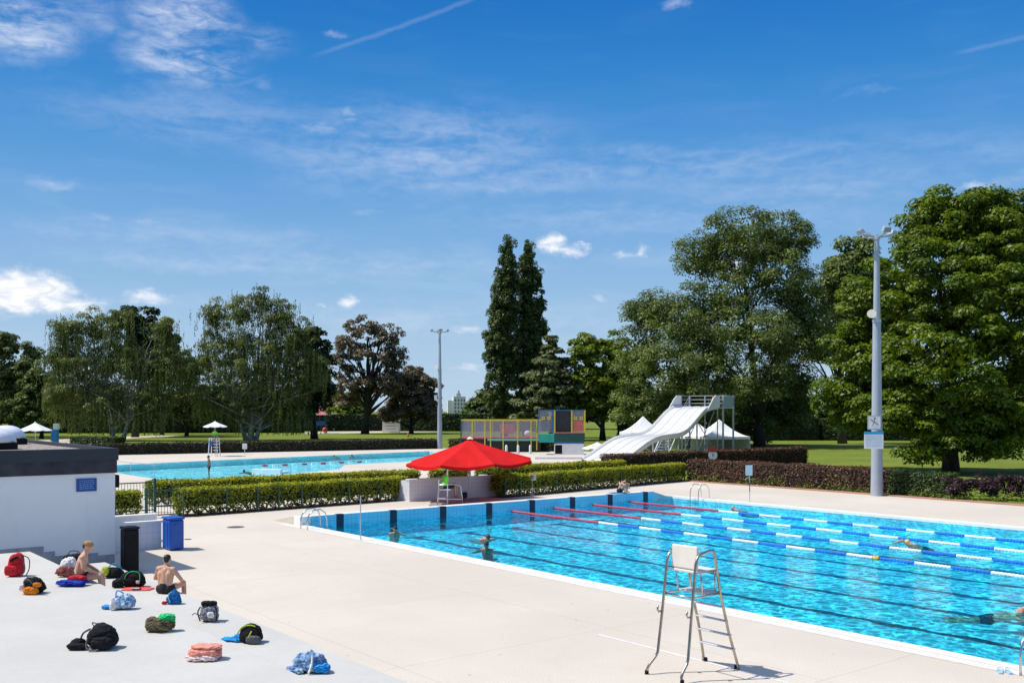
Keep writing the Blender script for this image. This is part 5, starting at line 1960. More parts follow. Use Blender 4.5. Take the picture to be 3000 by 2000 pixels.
q.ell((7.2, 1.4, 1.95), (0.42, 0.3, 0.35), 12, 8)
q.build('white_ball', M_WHITE, pf, smooth=True)
tw0 = W((1236 - 1176) / FPX * 101, 101)
tw = thing('climbing_tower', 'square netted play tower with yellow posts on a white box', 'play frame', tw0, -YAW - R(2))
k_ = 101 / FPX
wl, wr = (1274 - 1236) * k_, (1343 - 1236) * k_
q = MB()
q.span((0.0, -0.02, 2.28), (wl, 0.0, 4.5))
q.build('net', M_NET, tw)
q = MB()
q.span((wr - 1.28, -0.02, 2.28), (wr, 0.0, 4.5))
q.build('net', M_NET, tw)
q = MB()
q.span((wl + 0.1, 0.2, 2.28), (wr - 1.4, 0.3, 4.45))
q.build('dark_mesh', mat('dark_mesh', (0.03, 0.034, 0.038), 0.9), tw)
for x in (wl, wr - 1.32, wr):
    q = MB()
    q.box((x, -0.05, 3.3), (0.13, 0.13, 2.4))
    q.build('post', M_YEL, tw)
for x in (0.0, wl - 0.15):
    q = MB()
    q.bar((x - 0.1, -0.05, 2.2), (x + (0.1 if x == 0 else 0), -0.05, 4.5), 0.1, 0.1, (0, 1, 0))
    q.build('post', M_BLUE, tw)
q = MB()
q.span((0, -0.08, 4.46), (wr + 0.05, 0.04, 4.56))
q.build('top_rail', M_BLUE, tw)
q = MB()
q.span((wr - 1.1, -0.06, 2.45), (wr - 0.15, -0.03, 3.45))
q.build('red_panel', mat('pink_red', (0.62, 0.13, 0.11), 0.6), tw)
q = MB()
for x in (wr - 1.1, wr - 0.5, 0.35, 0.95):
    q.span((x, -0.07, 3.55), (x + 0.32, -0.03, 3.9))
q.build('yellow_squares', M_YEL, tw)
q = MB()
for x in (wr - 1.1, wr - 0.5, 0.35, 0.95):
    q.span((x + 0.1, -0.08, 3.66), (x + 0.22, -0.072, 3.8))
q.build('dark_squares', M_BLUE, tw)
q = MB()
q.span((0.05, -0.1, 1.25), (wl - 0.05, 2.0, 2.1))
q.build('teal_base', mat('teal_green', (0.02, 0.36, 0.26), 0.5), tw)
q = MB()
q.span((wl - 0.03, -0.12, 1.3), (wr, 2.4, 2.18))
q.build('green_base', mat('deep_green', (0.006, 0.075, 0.06), 0.5), tw)
q = MB()
q.span((wl - 0.03, -0.16, 2.19), (wr + 0.02, 2.4, 2.27))
q.build('ledge', mat('orange_ledge', (0.55, 0.18, 0.08), 0.5), tw)
q = MB()
q.span((wl - 0.05, -0.1, 1.14), (wr - 0.05, 2.3, 1.29))
q.build('blue_band', M_BLUE, tw)
q = MB()
q.span((wl + 0.85, -0.09, 0), (wr - 0.1, 2.3, 1.13))
q.build('white_box', M_WHITE, tw)
q = MB()
q.span((wl + 0.0, -0.05, 0.1), (wl + 0.8, 1.8, 1.0))
q.build('dark_box', M_BLACK, tw)
q = MB()
for a, b in (((wl - 0.05, 1.0), (wl + 0.84, 1.1)), ((wl - 0.05, 0), (wl + 0.84, 0.09)), ((wl - 0.05, 0.095), (wl + 0.04, 0.995)), ((wl + 0.76, 0.095), (wl + 0.84, 0.995))):
    q.span((a[0], -0.1, a[1]), (b[0], -0.055, b[1]))
q.build('box_frame', M_WHITE, tw)

for i, px in enumerate((1163, 1190, 1218)):
    t = thing('white_bollard', 'short white bollard in front of the olive hedge, ' + ['left of three', 'middle of three', 'right of three'][i], 'bollard', gnd(px, 1041), 0, 'white bollards before the olive hedge')
    q = MB()
    q.lathe([(0.13, 0), (0.13, 0.75), (0.1, 0.85), (0.02, 0.9)], (0, 0, 0), 12)
    q.build('body', M_PLASTW, t)
    q = MB()
    q.lathe([(0.18, 0), (0.18, 0.05)], (0, 0, 0), 12)
    q.build('foot', M_GALV, t)

# ------------------------------------------------------------------ far parasols and guard tower
parasol('white_parasol', 'white parasol behind the flat roof at the left', W((81 - 1176) / FPX * 95, 95), 2.62, 3.36, 1.55, 8, M_TARP, 0.2, 0.035, 0, 0.05, 'white parasols')
cb = gnd(492, 1047.5)
gt = thing('guard_tower', 'tall white step chair at the far pool under a white parasol', 'chair', cb, -YAW)
for x in (-0.35, 0.35):
    for y in (-0.4, 0.4):
        q = MB()
        q.bar((x * 1.25, y * 1.2, 0), (x, y, 1.75), 0.06, 0.06)
        q.build('leg', M_WHITE, gt)
q = MB()
q.span((-0.42, -0.4, 1.75), (0.42, 0.4, 1.82))
q.build('seat', M_WHITE, gt)
q = MB()
q.span((-0.46, -0.4, 1.0), (-0.05, -0.44, 1.5))
q.build('blue_panel', M_BLUE, gt)
for i in range(5):
    q = MB()
    q.span((0.05, -0.62 + 0.04 * i, 0.28 + 0.3 * i), (0.55, -0.45 + 0.04 * i, 0.34 + 0.3 * i))
    q.build('step', M_WHITE, gt)
parasol('white_parasol', 'white parasol over the far pool guard', cb + Vector((0.15, 0.15, 0)), 2.92, 3.42, 1.22, 8, M_TARP, 0.0, 0.03, 0, 0.05, 'white parasols', z0=0)
t = thing('litter_box', 'small white box on a post before the far dark hedge', 'box', gnd(562, 1043), -YAW)
q = MB()
q.span((-0.22, -0.12, 0.55), (0.22, 0.12, 1.1))
q.build('box', M_WHITE, t, bevel=0.02)
q = MB()
q.tube([(0, 0, 0), (0, 0, 0.56)], 0.04, 8)
q.build('post', M_GALV, t)

# shallow pool: rope of floats, low wall, railing
a, b = gnd(600, 1070, -0.02), gnd(862, 1059.5, -0.02)
t = thing('float_rope', 'red and white float rope across the shallow pool', 'lane rope', a, math.atan2((b - a).y, (b - a).x))
Lr = (b - a).length
k = int(Lr / 0.9)
for i in range(k):
    q = MB()
    q.tube([(i * 0.9 + 0.1, 0, 0.02), (i * 0.9 + 0.55, 0, 0.02)], 0.09, 6)
    q.build('float', M_FW if i % 2 else M_FR, t)
t = thing('low_wall', 'low white wall stub in the shallow pool', 'wall', gnd(578, 1086), -YAW - R(16))
q = MB()
q.span((0, 0, -0.5), (2.3, 0.35, 0.30))
q.build('wall', M_WHITE, t, bevel=0.02)
q = MB()
q.span((1.95, 0.36, -0.5), (2.3, 1.5, 0.12))
q.build('return', M_WHITE, t, bevel=0.02)
t = thing('pool_railing', 'thin steel railing along the left end of the shallow pool', 'railing', gnd(250, 1085.5), 0)
a = Vector((0, 0, 0))
b = gnd(355, 1098) - gnd(250, 1085.5)
q = MB()
q.tube([a + Vector((0, 0, 0.9)), b + Vector((0, 0, 0.9))], 0.022, 6)
q.build('rail', M_GALV, t)
for f in (0, 0.5, 1.0):
    q = MB()
    q.tube([b * f, b * f + Vector((0, 0, 0.9))], 0.022, 6)
    q.build('post', M_GALV, t)

# ------------------------------------------------------------------ far things
t = thing('tower_block', 'distant white apartment block in the gap left of the poplars', 'building', W((1052 - 1176) / FPX * 700, 700), -YAW + R(10))
M_BLOCK = mat('block_wall', (0.72, 0.68, 0.63), 0.8, 0.06, 0.1)
q = MB()
q.span((-3.2, 0, -1), (5.4, 9, 14.2))
q.build('wall', M_BLOCK, t)
q = MB()
q.span((-7.0, 1, -1), (-3.3, 8, 11.5))
q.build('side_wing', M_BLOCK, t)
q = MB()
q.span((-0.8, 2, 14.2), (2.2, 6, 16.4))
q.span((0.4, 3, 16.4), (1.4, 5, 18.5))
q.build('roof_housing', mat('housing_grey', (0.4, 0.42, 0.45), 0.8), t)
for zz in (3, 5.6, 8.2, 10.8):
    for xx in (-2.4, -0.2, 2.0, 4.0):
        q = MB()
        q.span((xx, -0.04, zz), (xx + 1.1, 0.05, zz + 1.5))
        q.build('window', mat('far_window', (0.10, 0.12, 0.15), 0.2), t)
t = thing('white_shed', 'small white shed beneath the lower brown tree', 'shed', W((897 - 1176) / FPX * 205, 205), -YAW)
q = MB()
q.span((-1.7, 0, 0), (1.7, 2.5, 2.5))
q.build('wall', M_WHITE, t)
q = MB()
q.span((-1.9, -0.2, 2.5), (1.9, 2.7, 2.65))
q.build('roof', M_GALV, t)
q = MB()
for zz in (0.6, 1.2, 1.8):
    q.span((-1.0, -0.03, zz), (1.0, 0.0, zz + 0.12))
q.build('slats', mat('border_grey', (0.3, 0.3, 0.32), 0.6), t)
t = thing('play_house', 'red and green playground climbing house beside the dark tree trunk', 'play frame', W((733 - 1176) / FPX * 195, 195), -YAW)
q = MB()
q.span((-1.2, 0, 0), (-1.0, 0.2, 3.6))
q.span((1.0, 0, 0), (1.2, 0.2, 3.6))
q.span((-1.2, 1.8, 0), (-1.0, 2.0, 3.6))
q.span((1.0, 1.8, 0), (1.2, 2.0, 3.6))
q.build('posts', M_GREENMETAL, t)
q = MB()
q.add([(-1.5, -0.3, 3.6), (1.5, -0.3, 3.6), (1.5, 2.3, 3.6), (-1.5, 2.3, 3.6), (0, 1, 5.4)], [(0, 1, 4), (1, 2, 4), (2, 3, 4), (3, 0, 4), (3, 2, 1, 0)])
q.build('roof', mat('pink_roof', (0.60, 0.2, 0.18), 0.6), t)
q = MB()
q.span((-1.2, 0, 1.5), (1.2, 2, 1.7))
q.span((-1.2, -0.04, 1.7), (1.2, 0.0, 2.4))
q.build('deck', M_BLUE, t)
q = MB()
q.ell((1.2, -0.5, 0.7), (0.5, 0.45, 0.5), 12, 8)
q.build('red_tube', M_REDP, t, smooth=True)
t = thing('water_fountain_column', 'blue column with white cap near the left parasol', 'column', W((126 - 1176) / FPX * 120, 120), -YAW)
q = MB()
q.span((-0.35, -0.3, 0), (0.35, 0.3, 2.2))
q.build('column', mat('cyan_blue', (0.02, 0.22, 0.50), 0.5), t)
q = MB()
q.span((-0.1, -0.3, 2.2), (0.45, 0.3, 2.9))
q.build('cap', M_WHITE, t)
# ================================================================== people
from mathutils import noise as mnoise


def skinmat(name, c):
    return mat(name, c, 0.55, 0.10, 9.0, spec=0.35)


SK = {'fair': skinmat('fair_skin', (0.62, 0.35, 0.225)), 'tan': skinmat('tanned_skin', (0.50, 0.27, 0.17)), 'brown': skinmat('brown_skin', (0.26, 0.13, 0.08)), 'red': skinmat('reddish_skin', (0.62, 0.26, 0.17))}
M_HAIRB = mat('black_hair', (0.012, 0.010, 0.009), 0.6, 0.3, 30)
M_HAIRBR = mat('brown_hair', (0.05, 0.03, 0.018), 0.6, 0.3, 30)
M_TANCAP = mat('tan_cap', (0.42, 0.25, 0.10), 0.8, 0.2, 10)
M_LIME = mat('lime_rubber', (0.50, 0.85, 0.02), 0.5)
M_GREENSHIRT = mat('green_shirt', (0.20, 0.85, 0.05), 0.8, 0.1, 8)
M_BLACKFAB = mat('black_cloth', (0.012, 0.012, 0.014), 0.85, 0.3, 12)
M_NAVY = mat('navy_cloth', (0.010, 0.020, 0.055), 0.85, 0.2, 12)


def remesh(q, name, m, parent, vox):
    me = q.mesh(name, True)
    o = link(name, me, m, parent)
    md = o.modifiers.new('one_surface', 'REMESH')
    md.mode = 'VOXEL'
    md.voxel_size = vox
    md.use_smooth_shade = True
    sm = o.modifiers.new('soften', 'SMOOTH')
    sm.factor = 0.5
    sm.iterations = 3
    return o


def person(label, loc_, rz, J, skin='fair', hair=M_HAIRB, shorts=None, shirt=None, cap=None, cap_rot=0.0, vox=0.012, sc_=1.0, shortlen=0.4, hairlen=0.0, group=None, tilt=None):
    """J: joints in metres, x forward, y left, z up"""
    t = thing('person', label, 'person', loc_, rz, group)
    t.scale = (sc_, sc_, sc_)
    V = {k: Vector(v) for k, v in J.items()}
    P, N, H = V['pelvis'], V['neck'], V['head']
    b = MB()
    hl, hr, sL, sR = V['hipL'], V['hipR'], V['shL'], V['shR']
    mid = P.lerp(N, 0.45)
    up = (N - P).normalized()
    b.cap(hl, hr, 0.105, 0.105, 14)
    b.cap(P, mid, 0.115, 0.105, 14)
    for h, s in ((hl, sL), (hr, sR)):
        s2 = N.lerp(s, 0.55) - up * 0.13
        b.cap(P.lerp(h, 0.75) + up * 0.03, s2, 0.085, 0.098, 12)
        b.cap(s2, N.lerp(s, 0.6) - up * 0.04, 0.095, 0.065, 12)
        b.cap(N, s, 0.062, 0.062, 12)
    b.cap(mid, N - up * 0.08, 0.105, 0.10, 14)
    hd = (H - N).normalized()
    b.cap(N - up * 0.02, H - hd * 0.06, 0.058, 0.05, 12)
    # head: skull, jaw, nose, brow, ears
    f = V.get('face', Vector((1, 0, 0)))
    f = (f - hd * f.dot(hd)).normalized()
    l = hd.cross(f)
    b.cap(H - f * 0.015 + hd * 0.02, H + f * 0.025 + hd * 0.015, 0.083, 0.078, 14)
    b.cap(H + hd * 0.03, H - hd * 0.03, 0.078, 0.07, 14)
    b.cap(H + f * 0.035 - hd * 0.045, H + f * 0.055 - hd * 0.085, 0.052, 0.036, 12)
    b.cap(H + f * 0.092 + hd * 0.005, H + f * 0.112 - hd * 0.025, 0.010, 0.014, 8)
    b.cap(H + f * 0.08 + l * 0.03 + hd * 0.022, H + f * 0.08 - l * 0.03 + hd * 0.022, 0.014, 0.014, 8)
    b.cap(H + f * 0.085 + l * 0.018 - hd * 0.055, H + f * 0.085 - l * 0.018 - hd * 0.055, 0.010, 0.010, 8)
    for s in (1, -1):
        b.cap(H + l * s * 0.080 + hd * 0.012, H + l * s * 0.082 - hd * 0.022, 0.016, 0.012, 8)
    cl, sh = MB(), MB()
    for s, S in (('L', 1), ('R', -1)):
        a0, a1, a2 = V['sh' + s], V['el' + s], V['wr' + s]
        b.cap(a0, a1, 0.054, 0.040, 12)
        b.cap(a1, a1.lerp(a2, 0.35), 0.042, 0.040, 12)
        b.cap(a1.lerp(a2, 0.35), a2, 0.040, 0.027, 12)
        hdv = V.get('hand' + s, (a2 - a1)).normalized()
        side = hdv.cross(Vector((0, 0, 1)))
        side = side.normalized() if side.length > 0.1 else Vector((0, 1, 0))
        nrm = side.cross(hdv)
        pc = a2 + hdv * 0.09
        for k in range(4):
            w_ = (k - 1.5) * 0.020
            b.cap(a2 + hdv * 0.015 + side * w_ * 0.7, pc + side * w_, 0.016, 0.013, 8)
            ln = (0.070, 0.082, 0.078, 0.060)[k]
            m1 = pc + hdv * ln * 0.5 + side * w_ * 1.1
            b.cap(pc + side * w_, m1, 0.0105, 0.0095, 8)
            b.cap(m1, m1 + hdv * ln * 0.42 - nrm * 0.022, 0.0095, 0.008, 8)
        th = a2 + hdv * 0.03 - side * 0.03 * S
        b.cap(th, th + hdv * 0.045 - side * 0.028 * S, 0.013, 0.011, 8)
        b.cap(th + hdv * 0.045 - side * 0.028 * S, th + hdv * 0.075 - side * 0.030 * S - nrm * 0.01, 0.011, 0.009, 8)
        h0, h1, h2, h3 = V['hip' + s], V['kn' + s], V['an' + s], V['toe' + s]
        b.cap(h0, h0.lerp(h1, 0.5), 0.092, 0.078, 14)
        b.cap(h0.lerp(h1, 0.5), h1, 0.078, 0.056, 14)
        b.cap(h1, h1.lerp(h2, 0.35), 0.055, 0.056, 12)
        b.cap(h1.lerp(h2, 0.35), h2, 0.056, 0.036, 12)
        b.cap(h2, h3, 0.036, 0.026, 10)
        b.cap(h2 - (h3 - h2).normalized() * 0.04 - Vector((0, 0, 0.015)), h2, 0.028, 0.034, 10)
        sh.cap(h0, h0.lerp(h1, shortlen), 0.104, 0.094 - 0.01 * shortlen, 14)
        if shirt:
            cl.cap(a0, a0.lerp(a1, 0.62), 0.066, 0.064, 12)
            s2 = N.lerp(a0, 0.55) - up * 0.13
            cl.cap(P.lerp(h0, 0.75) + up * 0.02, s2, 0.10, 0.112, 12)
            cl.cap(s2, N.lerp(a0, 0.6) - up * 0.04, 0.108, 0.078, 12)
            cl.cap(N - up * 0.01, a0, 0.066, 0.072, 12)
    remesh(b, 'body', SK[skin], t, vox)
    if shorts:
        sh.cap(hl, hr, 0.118, 0.118, 14)
        sh.cap(P, P + up * 0.06, 0.125, 0.122, 14)
        remesh(sh, 'swim_shorts', shorts, t, vox)
    if shirt:
        cl.cap(P, mid, 0.13, 0.12, 14)
        cl.cap(mid, N - up * 0.08, 0.118, 0.112, 14)
        remesh(cl, 'shirt', shirt, t, vox)
    if hair is not None:
        q = MB()
        q.cap(H - f * 0.03 + hd * 0.042, H + f * 0.018 + hd * 0.052, 0.082, 0.076, 14)
        q.cap(H - f * 0.05 + hd * 0.0, H - f * 0.035 + hd * 0.04, 0.066, 0.078, 12)
        if hairlen:
            q.cap(H - f * 0.05, H - f * 0.07 - hd * hairlen, 0.07, 0.05, 12)
        remesh(q, 'hair', hair, t, vox)
    if cap is not None:
        q = MB()
        q.cap(H - f * 0.022 + hd * 0.048, H + f * 0.014 + hd * 0.05, 0.088, 0.086, 14)
        if cap_rot is not None:
            cf = Matrix.Rotation(cap_rot, 3, hd) @ f
            cl_ = hd.cross(cf)
            for k in (-1, 0, 1):
                q.cap(H + cf * 0.07 + cl_ * k * 0.035 + hd * 0.05, H + cf * (0.15 - 0.015 * abs(k)) + cl_ * k * 0.04 + hd * 0.038, 0.014, 0.011, 8)
        remesh(q, 'cap', cap, t, vox)
    return t


def sit(lean=0.10, knee=(0.46, 0.13, 0.13), ankle=(0.50, 0.13, -0.36), toe=(0.65, 0.14, -0.41), el=(0.14, 0.26, 0.32), wr=(0.36, 0.15, 0.20), headf=0.05, face=(1, 0, -0.1), hz=0.72):
    j = dict(pelvis=(0, 0, 0.11), neck=(lean, 0, 0.57), head=(lean + headf, 0, hz), face=face, hipL=(0.02, 0.095, 0.10), hipR=(0.02, -0.095, 0.10), shL=(lean - 0.01, 0.185, 0.53), shR=(lean - 0.01, -0.185, 0.53))
    for n, v in (('kn', knee), ('an', ankle), ('toe', toe), ('el', el), ('wr', wr)):
        j[n + 'L'] = v
        j[n + 'R'] = (v[0], -v[1], v[2])
    return j


def swim(head_up=0.12, arms='breast'):
    j = dict(pelvis=(-0.55, 0, -0.14), neck=(-0.05, 0, -0.02), head=(0.10, 0, 0.07), face=(1, 0, 0.1), hipL=(-0.57, 0.095, -0.15), hipR=(-0.57, -0.095, -0.15), shL=(-0.08, 0.19, -0.05), shR=(-0.08, -0.19, -0.05),
             knL=(-0.98, 0.12, -0.22), knR=(-0.98, -0.12, -0.2), anL=(-1.38, 0.12, -0.2), anR=(-1.4, -0.1, -0.24), toeL=(-1.55, 0.12, -0.22), toeR=(-1.56, -0.1, -0.26))
    if arms == 'breast':
        j.update(elL=(0.12, 0.28, -0.10), elR=(0.12, -0.28, -0.10), wrL=(0.36, 0.16, -0.1), wrR=(0.36, -0.16, -0.1))
    elif arms == 'crawl':
        j.update(elL=(0.14, 0.30, 0.16), elR=(-0.1, -0.3, -0.2), wrL=(0.42, 0.24, 0.05), wrR=(-0.3, -0.28, -0.2), head=(0.1, 0, 0.05), face=(0.6, 0.5, -0.4))
    elif arms == 'upright':
        j.update(pelvis=(-0.30, 0, -0.44), hipL=(-0.31, 0.095, -0.46), hipR=(-0.31, -0.095, -0.46), knL=(-0.5, 0.12, -0.42), knR=(-0.5, -0.12, -0.42), anL=(-0.86, 0.12, -0.44), anR=(-0.86, -0.1, -0.44), toeL=(-1.0, 0.12, -0.46), toeR=(-1.0, -0.1, -0.46),
                 elL=(0.05, 0.34, -0.10), elR=(0.05, -0.34, -0.10), wrL=(0.30, 0.34, -0.08), wrR=(0.30, -0.34, -0.08), head=(0.0, 0, 0.13), neck=(-0.05, 0, -0.02))
    elif arms == 'side':
        j.update(elL=(-0.2, 0.34, -0.06), elR=(0.05, -0.34, -0.08), wrL=(-0.36, 0.45, -0.07), wrR=(0.30, -0.30, -0.08))
    return j


def stand():
    return dict(pelvis=(0, 0, 0.95), neck=(0.02, 0, 1.45), head=(0.04, 0, 1.61), face=(1, 0, 0), hipL=(0, 0.095, 0.93), hipR=(0, -0.095, 0.93), shL=(0, 0.19, 1.41), shR=(0, -0.19, 1.41),
                knL=(0.03, 0.11, 0.5), knR=(0.0, -0.11, 0.5), anL=(0, 0.12, 0.09), anR=(-0.02, -0.12, 0.09), toeL=(0.15, 0.13, 0.03), toeR=(0.13, -0.14, 0.03),
                elL=(-0.04, 0.26, 1.12), elR=(0.0, -0.26, 1.12), wrL=(0.08, 0.26, 0.87), wrR=(0.12, -0.24, 0.88))


RV = R(90) - YAW          # heading that looks straight away from the viewing place


def heading(X, D):
    v = W(X, D)
    return math.atan2(v.y, v.x)


g = gnd(181, 1336, TZ1)
person('shirtless man in a tan cap sitting sideways on the upper step edge', (5.83, g.y, TZ1), heading(0.93, 0.25), sit(0.13, hz=0.73, headf=0.07, face=(1, 0, -0.25), ankle=(0.50, 0.12, -0.36), wr=(0.38, 0.12, 0.21)),
       'fair', M_HAIRBR, M_BLACKFAB, None, M_TANCAP, 2.7, shortlen=0.35)
g = gnd(371, 1363, TZ2)
jj = sit(0.07, knee=(0.44, 0.20, 0.17), ankle=(0.52, 0.17, -0.36), toe=(0.67, 0.19, -0.42), el=(0.10, 0.30, 0.31), wr=(0.34, 0.21, 0.25), headf=0.03, face=(0.9, 0.35, -0.1), hz=0.73)
jj['elR'] = (0.14, -0.33, 0.30)
jj['shR'] = (0.05, -0.19, 0.53)
person('shirtless black haired man sitting on the lower step with his back to the viewer', (7.66, g.y, TZ2), heading(0.25, 1.0), jj, 'fair', M_HAIRB, M_BLACKFAB, None, shortlen=0.2)
person('pool guard in a green shirt sitting on the steel seat under the red umbrella', gs_loc + Vector((CS * -0.2, -SN * -0.2, 0.77)), heading(0.9, 0.42), sit(0.06, ankle=(0.52, 0.12, -0.33), toe=(0.66, 0.13, -0.40), el=(0.08, 0.25, 0.30), headf=0.03),
       'tan', M_HAIRB, M_NAVY, M_GREENSHIRT, shortlen=0.75, vox=0.015, sc_=1.08)
jj = dict(pelvis=(0, 0, 0.11), neck=(0.24, 0, 0.53), head=(0.37, 0, 0.58), face=(0.5, 0, -0.85), hipL=(0.02, 0.095, 0.10), hipR=(0.02, -0.095, 0.10), shL=(0.24, 0.18, 0.50), shR=(0.24, -0.18, 0.50),
          knL=(0.42, 0.11, 0.42), knR=(0.42, -0.11, 0.42), anL=(0.36, 0.11, 0.06), anR=(0.36, -0.11, 0.06), toeL=(0.52, 0.12, 0.03), toeR=(0.52, -0.12, 0.03), elL=(0.42, 0.24, 0.40), elR=(0.42, -0.24, 0.40), wrL=(0.52, 0.06, 0.30), wrR=(0.52, -0.06, 0.30))
sq = at(1421, 1128, 50.2)
sq.z = 0.36
person('shirtless man crouching head down on the raised end wall of the pool', (sq.x, 35.95, 0.37), heading(0.75, -0.55), jj, 'fair', M_HAIRBR, M_NAVY, None, shortlen=0.35, vox=0.014)
t = thing('kick_board', 'bright blue foam board under the crouching man', 'board', (sq.x - 0.1, 35.9, 0.345), R(-20))
q = MB()
q.span((-0.45, -0.22, 0), (0.35, 0.25, 0.03))
q.build('board', mat('foam_blue', (0.01, 0.20, 0.50), 0.7), t, bevel=0.012)
q = MB()
q.tube([(-0.3, -0.1, 0.032), (0.1, 0.1, 0.032)], 0.012, 6)
q.build('strap', M_BLACKFAB, t)


def wat(px, py):
    p = gnd(px, py, WZ + 0.12)
    p.z = WZ + 0.02
    return p


person('dark haired swimmer alone near the end wall, head above water', wat(908, 1217), heading(0.35, -1.0), swim(arms='upright'), 'tan', M_HAIRB, None, vox=0.015)
person('swimmer with short reddish hair, farther of the two heads in mid pool', wat(1118, 1231), heading(0.4, -1.0), swim(arms='side'), 'red', M_HAIRBR, None, vox=0.015)
person('swimmer with black hair and one arm out, nearer of the two heads in mid pool', wat(1117, 1254), heading(-0.25, -1.0), swim(arms='upright'), 'brown', M_HAIRB, None, vox=0.015)
person('front crawl swimmer in a lime cap between the blue and white ropes', wat(2092, 1240) - Vector((0, 0, 0.05)), R(90), swim(arms='crawl'), 'red', None, M_BLACKFAB, None, M_LIME, None, vox=0.015)
person('bald reddish swimmer at the right edge of the pool', wat(2334, 1392) - Vector((0, 0, 0.08)), heading(1.0, -0.35), swim(arms='breast'), 'red', None, M_BLACKFAB, None, vox=0.013)
person('pale swimmer lying low in the water by the far pool edge', wat(1688, 1163) - Vector((0, 0, 0.05)), R(90), swim(arms='side'), 'red', None, M_REDP, None, vox=0.016)
p = gnd(480, 1080)
person('bather standing waist deep in the shallow pool', (p.x, p.y, -0.6), RV + 2, stand(), 'brown', M_HAIRB, M_NAVY, vox=0.02)
for i, (px, py, sk_, lab) in enumerate(((563, 1080, 'brown', 'bather near the white wall stub, only head and shoulders above the shallow water'), (768, 1045.5, 'tan', 'left of two distant bathers at the far side of the shallow pool'), (808, 1044.5, 'red', 'right of two distant bathers at the far side of the shallow pool'))):
    p = gnd(px, py + 2)
    person(lab, (p.x, p.y, -0.06), RV + 2.6 + 0.4 * i, swim(arms='side'), sk_, M_HAIRB, None, vox=0.022)
person('far pool guard in a green shirt on the tall white chair', cb + Vector((0, 0, 1.82)), heading(0.6, -0.8), sit(0.06), 'tan', M_HAIRB, M_NAVY, M_GREENSHIRT, shortlen=0.6, vox=0.022)
p = s0 + su * 1.05
sp = thing('tmp', None, None)
bpy.data.objects.remove(sp)
uu = su.normalized()
nn_ = Vector((uu.y, -uu.x, 0))
pt = s0 + uu * (SL * 1.02 + 1.2) + nn_ * 1.0
person('bather in orange trunks waiting on the slide platform', (pt.x, pt.y, 4.82), heading(-1, -0.4), stand(), 'red', M_HAIRBR, mat('orange_cloth', (0.7, 0.16, 0.04), 0.8), vox=0.022, sc_=0.72)
p = gnd(937, 1003)
person('sunbather sitting on the lawn beyond the shallow pool', (p.x, p.y, 0.0), heading(1, 0.2), sit(0.02, knee=(0.45, 0.12, 0.35), ankle=(0.75, 0.12, 0.07), toe=(0.9, 0.12, 0.08), el=(-0.1, 0.25, 0.3), wr=(-0.2, 0.25, 0.06)), 'red', M_HAIRBR, M_REDP, vox=0.022)
p = W((1583 - 1176) / FPX * 106, 106)
person('dark clothed person standing under the slide before the tents', (p.x, p.y, 0.0), heading(-1, -0.2), stand(), 'tan', M_HAIRB, M_NAVY, M_NAVY, shortlen=0.95, vox=0.022)
p = W((118 - 1176) / FPX * 98, 98)
person('person in a lime shirt beneath the left white parasol', (p.x, p.y, 0.0), heading(-1, -0.2), stand(), 'tan', M_HAIRB, M_NAVY, M_GREENSHIRT, shortlen=0.6, vox=0.022)


# ================================================================== bags and towels
def lump(dims, seed=0, wr=0.06, wsc=7.0, sq_=0.75, nu=72, nv=44, top=0.0, skew=0.0):
    """soft bag or heap resting on z = 0"""
    a, b, c = dims[0] / 2, dims[1] / 2, dims[2]
    q = MB()
    vs, fs = [], []

    def sgnp(x, p):
        return math.copysign(abs(x) ** p, x)
    for i in range(nv + 1):
        th = math.pi * i / nv
        for j in range(nu):
            fi = 2 * math.pi * j / nu
            x = sgnp(math.sin(th), sq_) * sgnp(math.cos(fi), sq_)
            y = sgnp(math.sin(th), sq_) * sgnp(math.sin(fi), sq_)
            z = sgnp(math.cos(th), sq_)
            p = Vector((x * a, y * b, z * c * 0.5))
            n = mnoise.noise(Vector((p.x * wsc + seed * 3.1, p.y * wsc, p.z * wsc)))
            n2 = mnoise.noise(Vector((p.x * wsc * 2.7, p.y * wsc * 2.7 + seed, p.z * wsc * 2.7)))
            n3 = abs(mnoise.noise(Vector((p.x * wsc * 1.6 + 9.0, p.y * wsc * 1.6 + seed, p.z * wsc * 3.2))))
            n4 = abs(mnoise.noise(Vector((p.x * wsc * 4.0 - seed, p.y * wsc * 4.0, p.z * wsc * 5.0 + 4.0))))
            k = 1 + wr * 2.2 * n + wr * 0.9 * n2 - wr * 2.0 * max(0, 0.16 - n3) / 0.16 - wr * 1.2 * max(0, 0.14 - n4) / 0.14 * 0.35
            p = Vector((p.x * k, p.y * k, p.z * k + c * 0.5))
            tz = max(0, p.z / c)
            p.x += skew * tz * a
            p.x *= 1 - top * tz
            p.y *= 1 - top * tz
            p.z = max(p.z, 0.004 * (1 + 0.3 * n))
            vs.append(p)
    for i in range(nv):
        for j in range(nu):
            fs.append((i * nu + j, (i + 1) * nu + j, (i + 1) * nu + (j + 1) % nu, i * nu + (j + 1) % nu))
    q.add(vs, fs)
    return q


def fab(name, c, c2=None, scale=14, rough=0.85):
    return mat(name, c, rough, 0.25, scale, c2=c2, bump=0.6, bscale=60, spec=0.25)


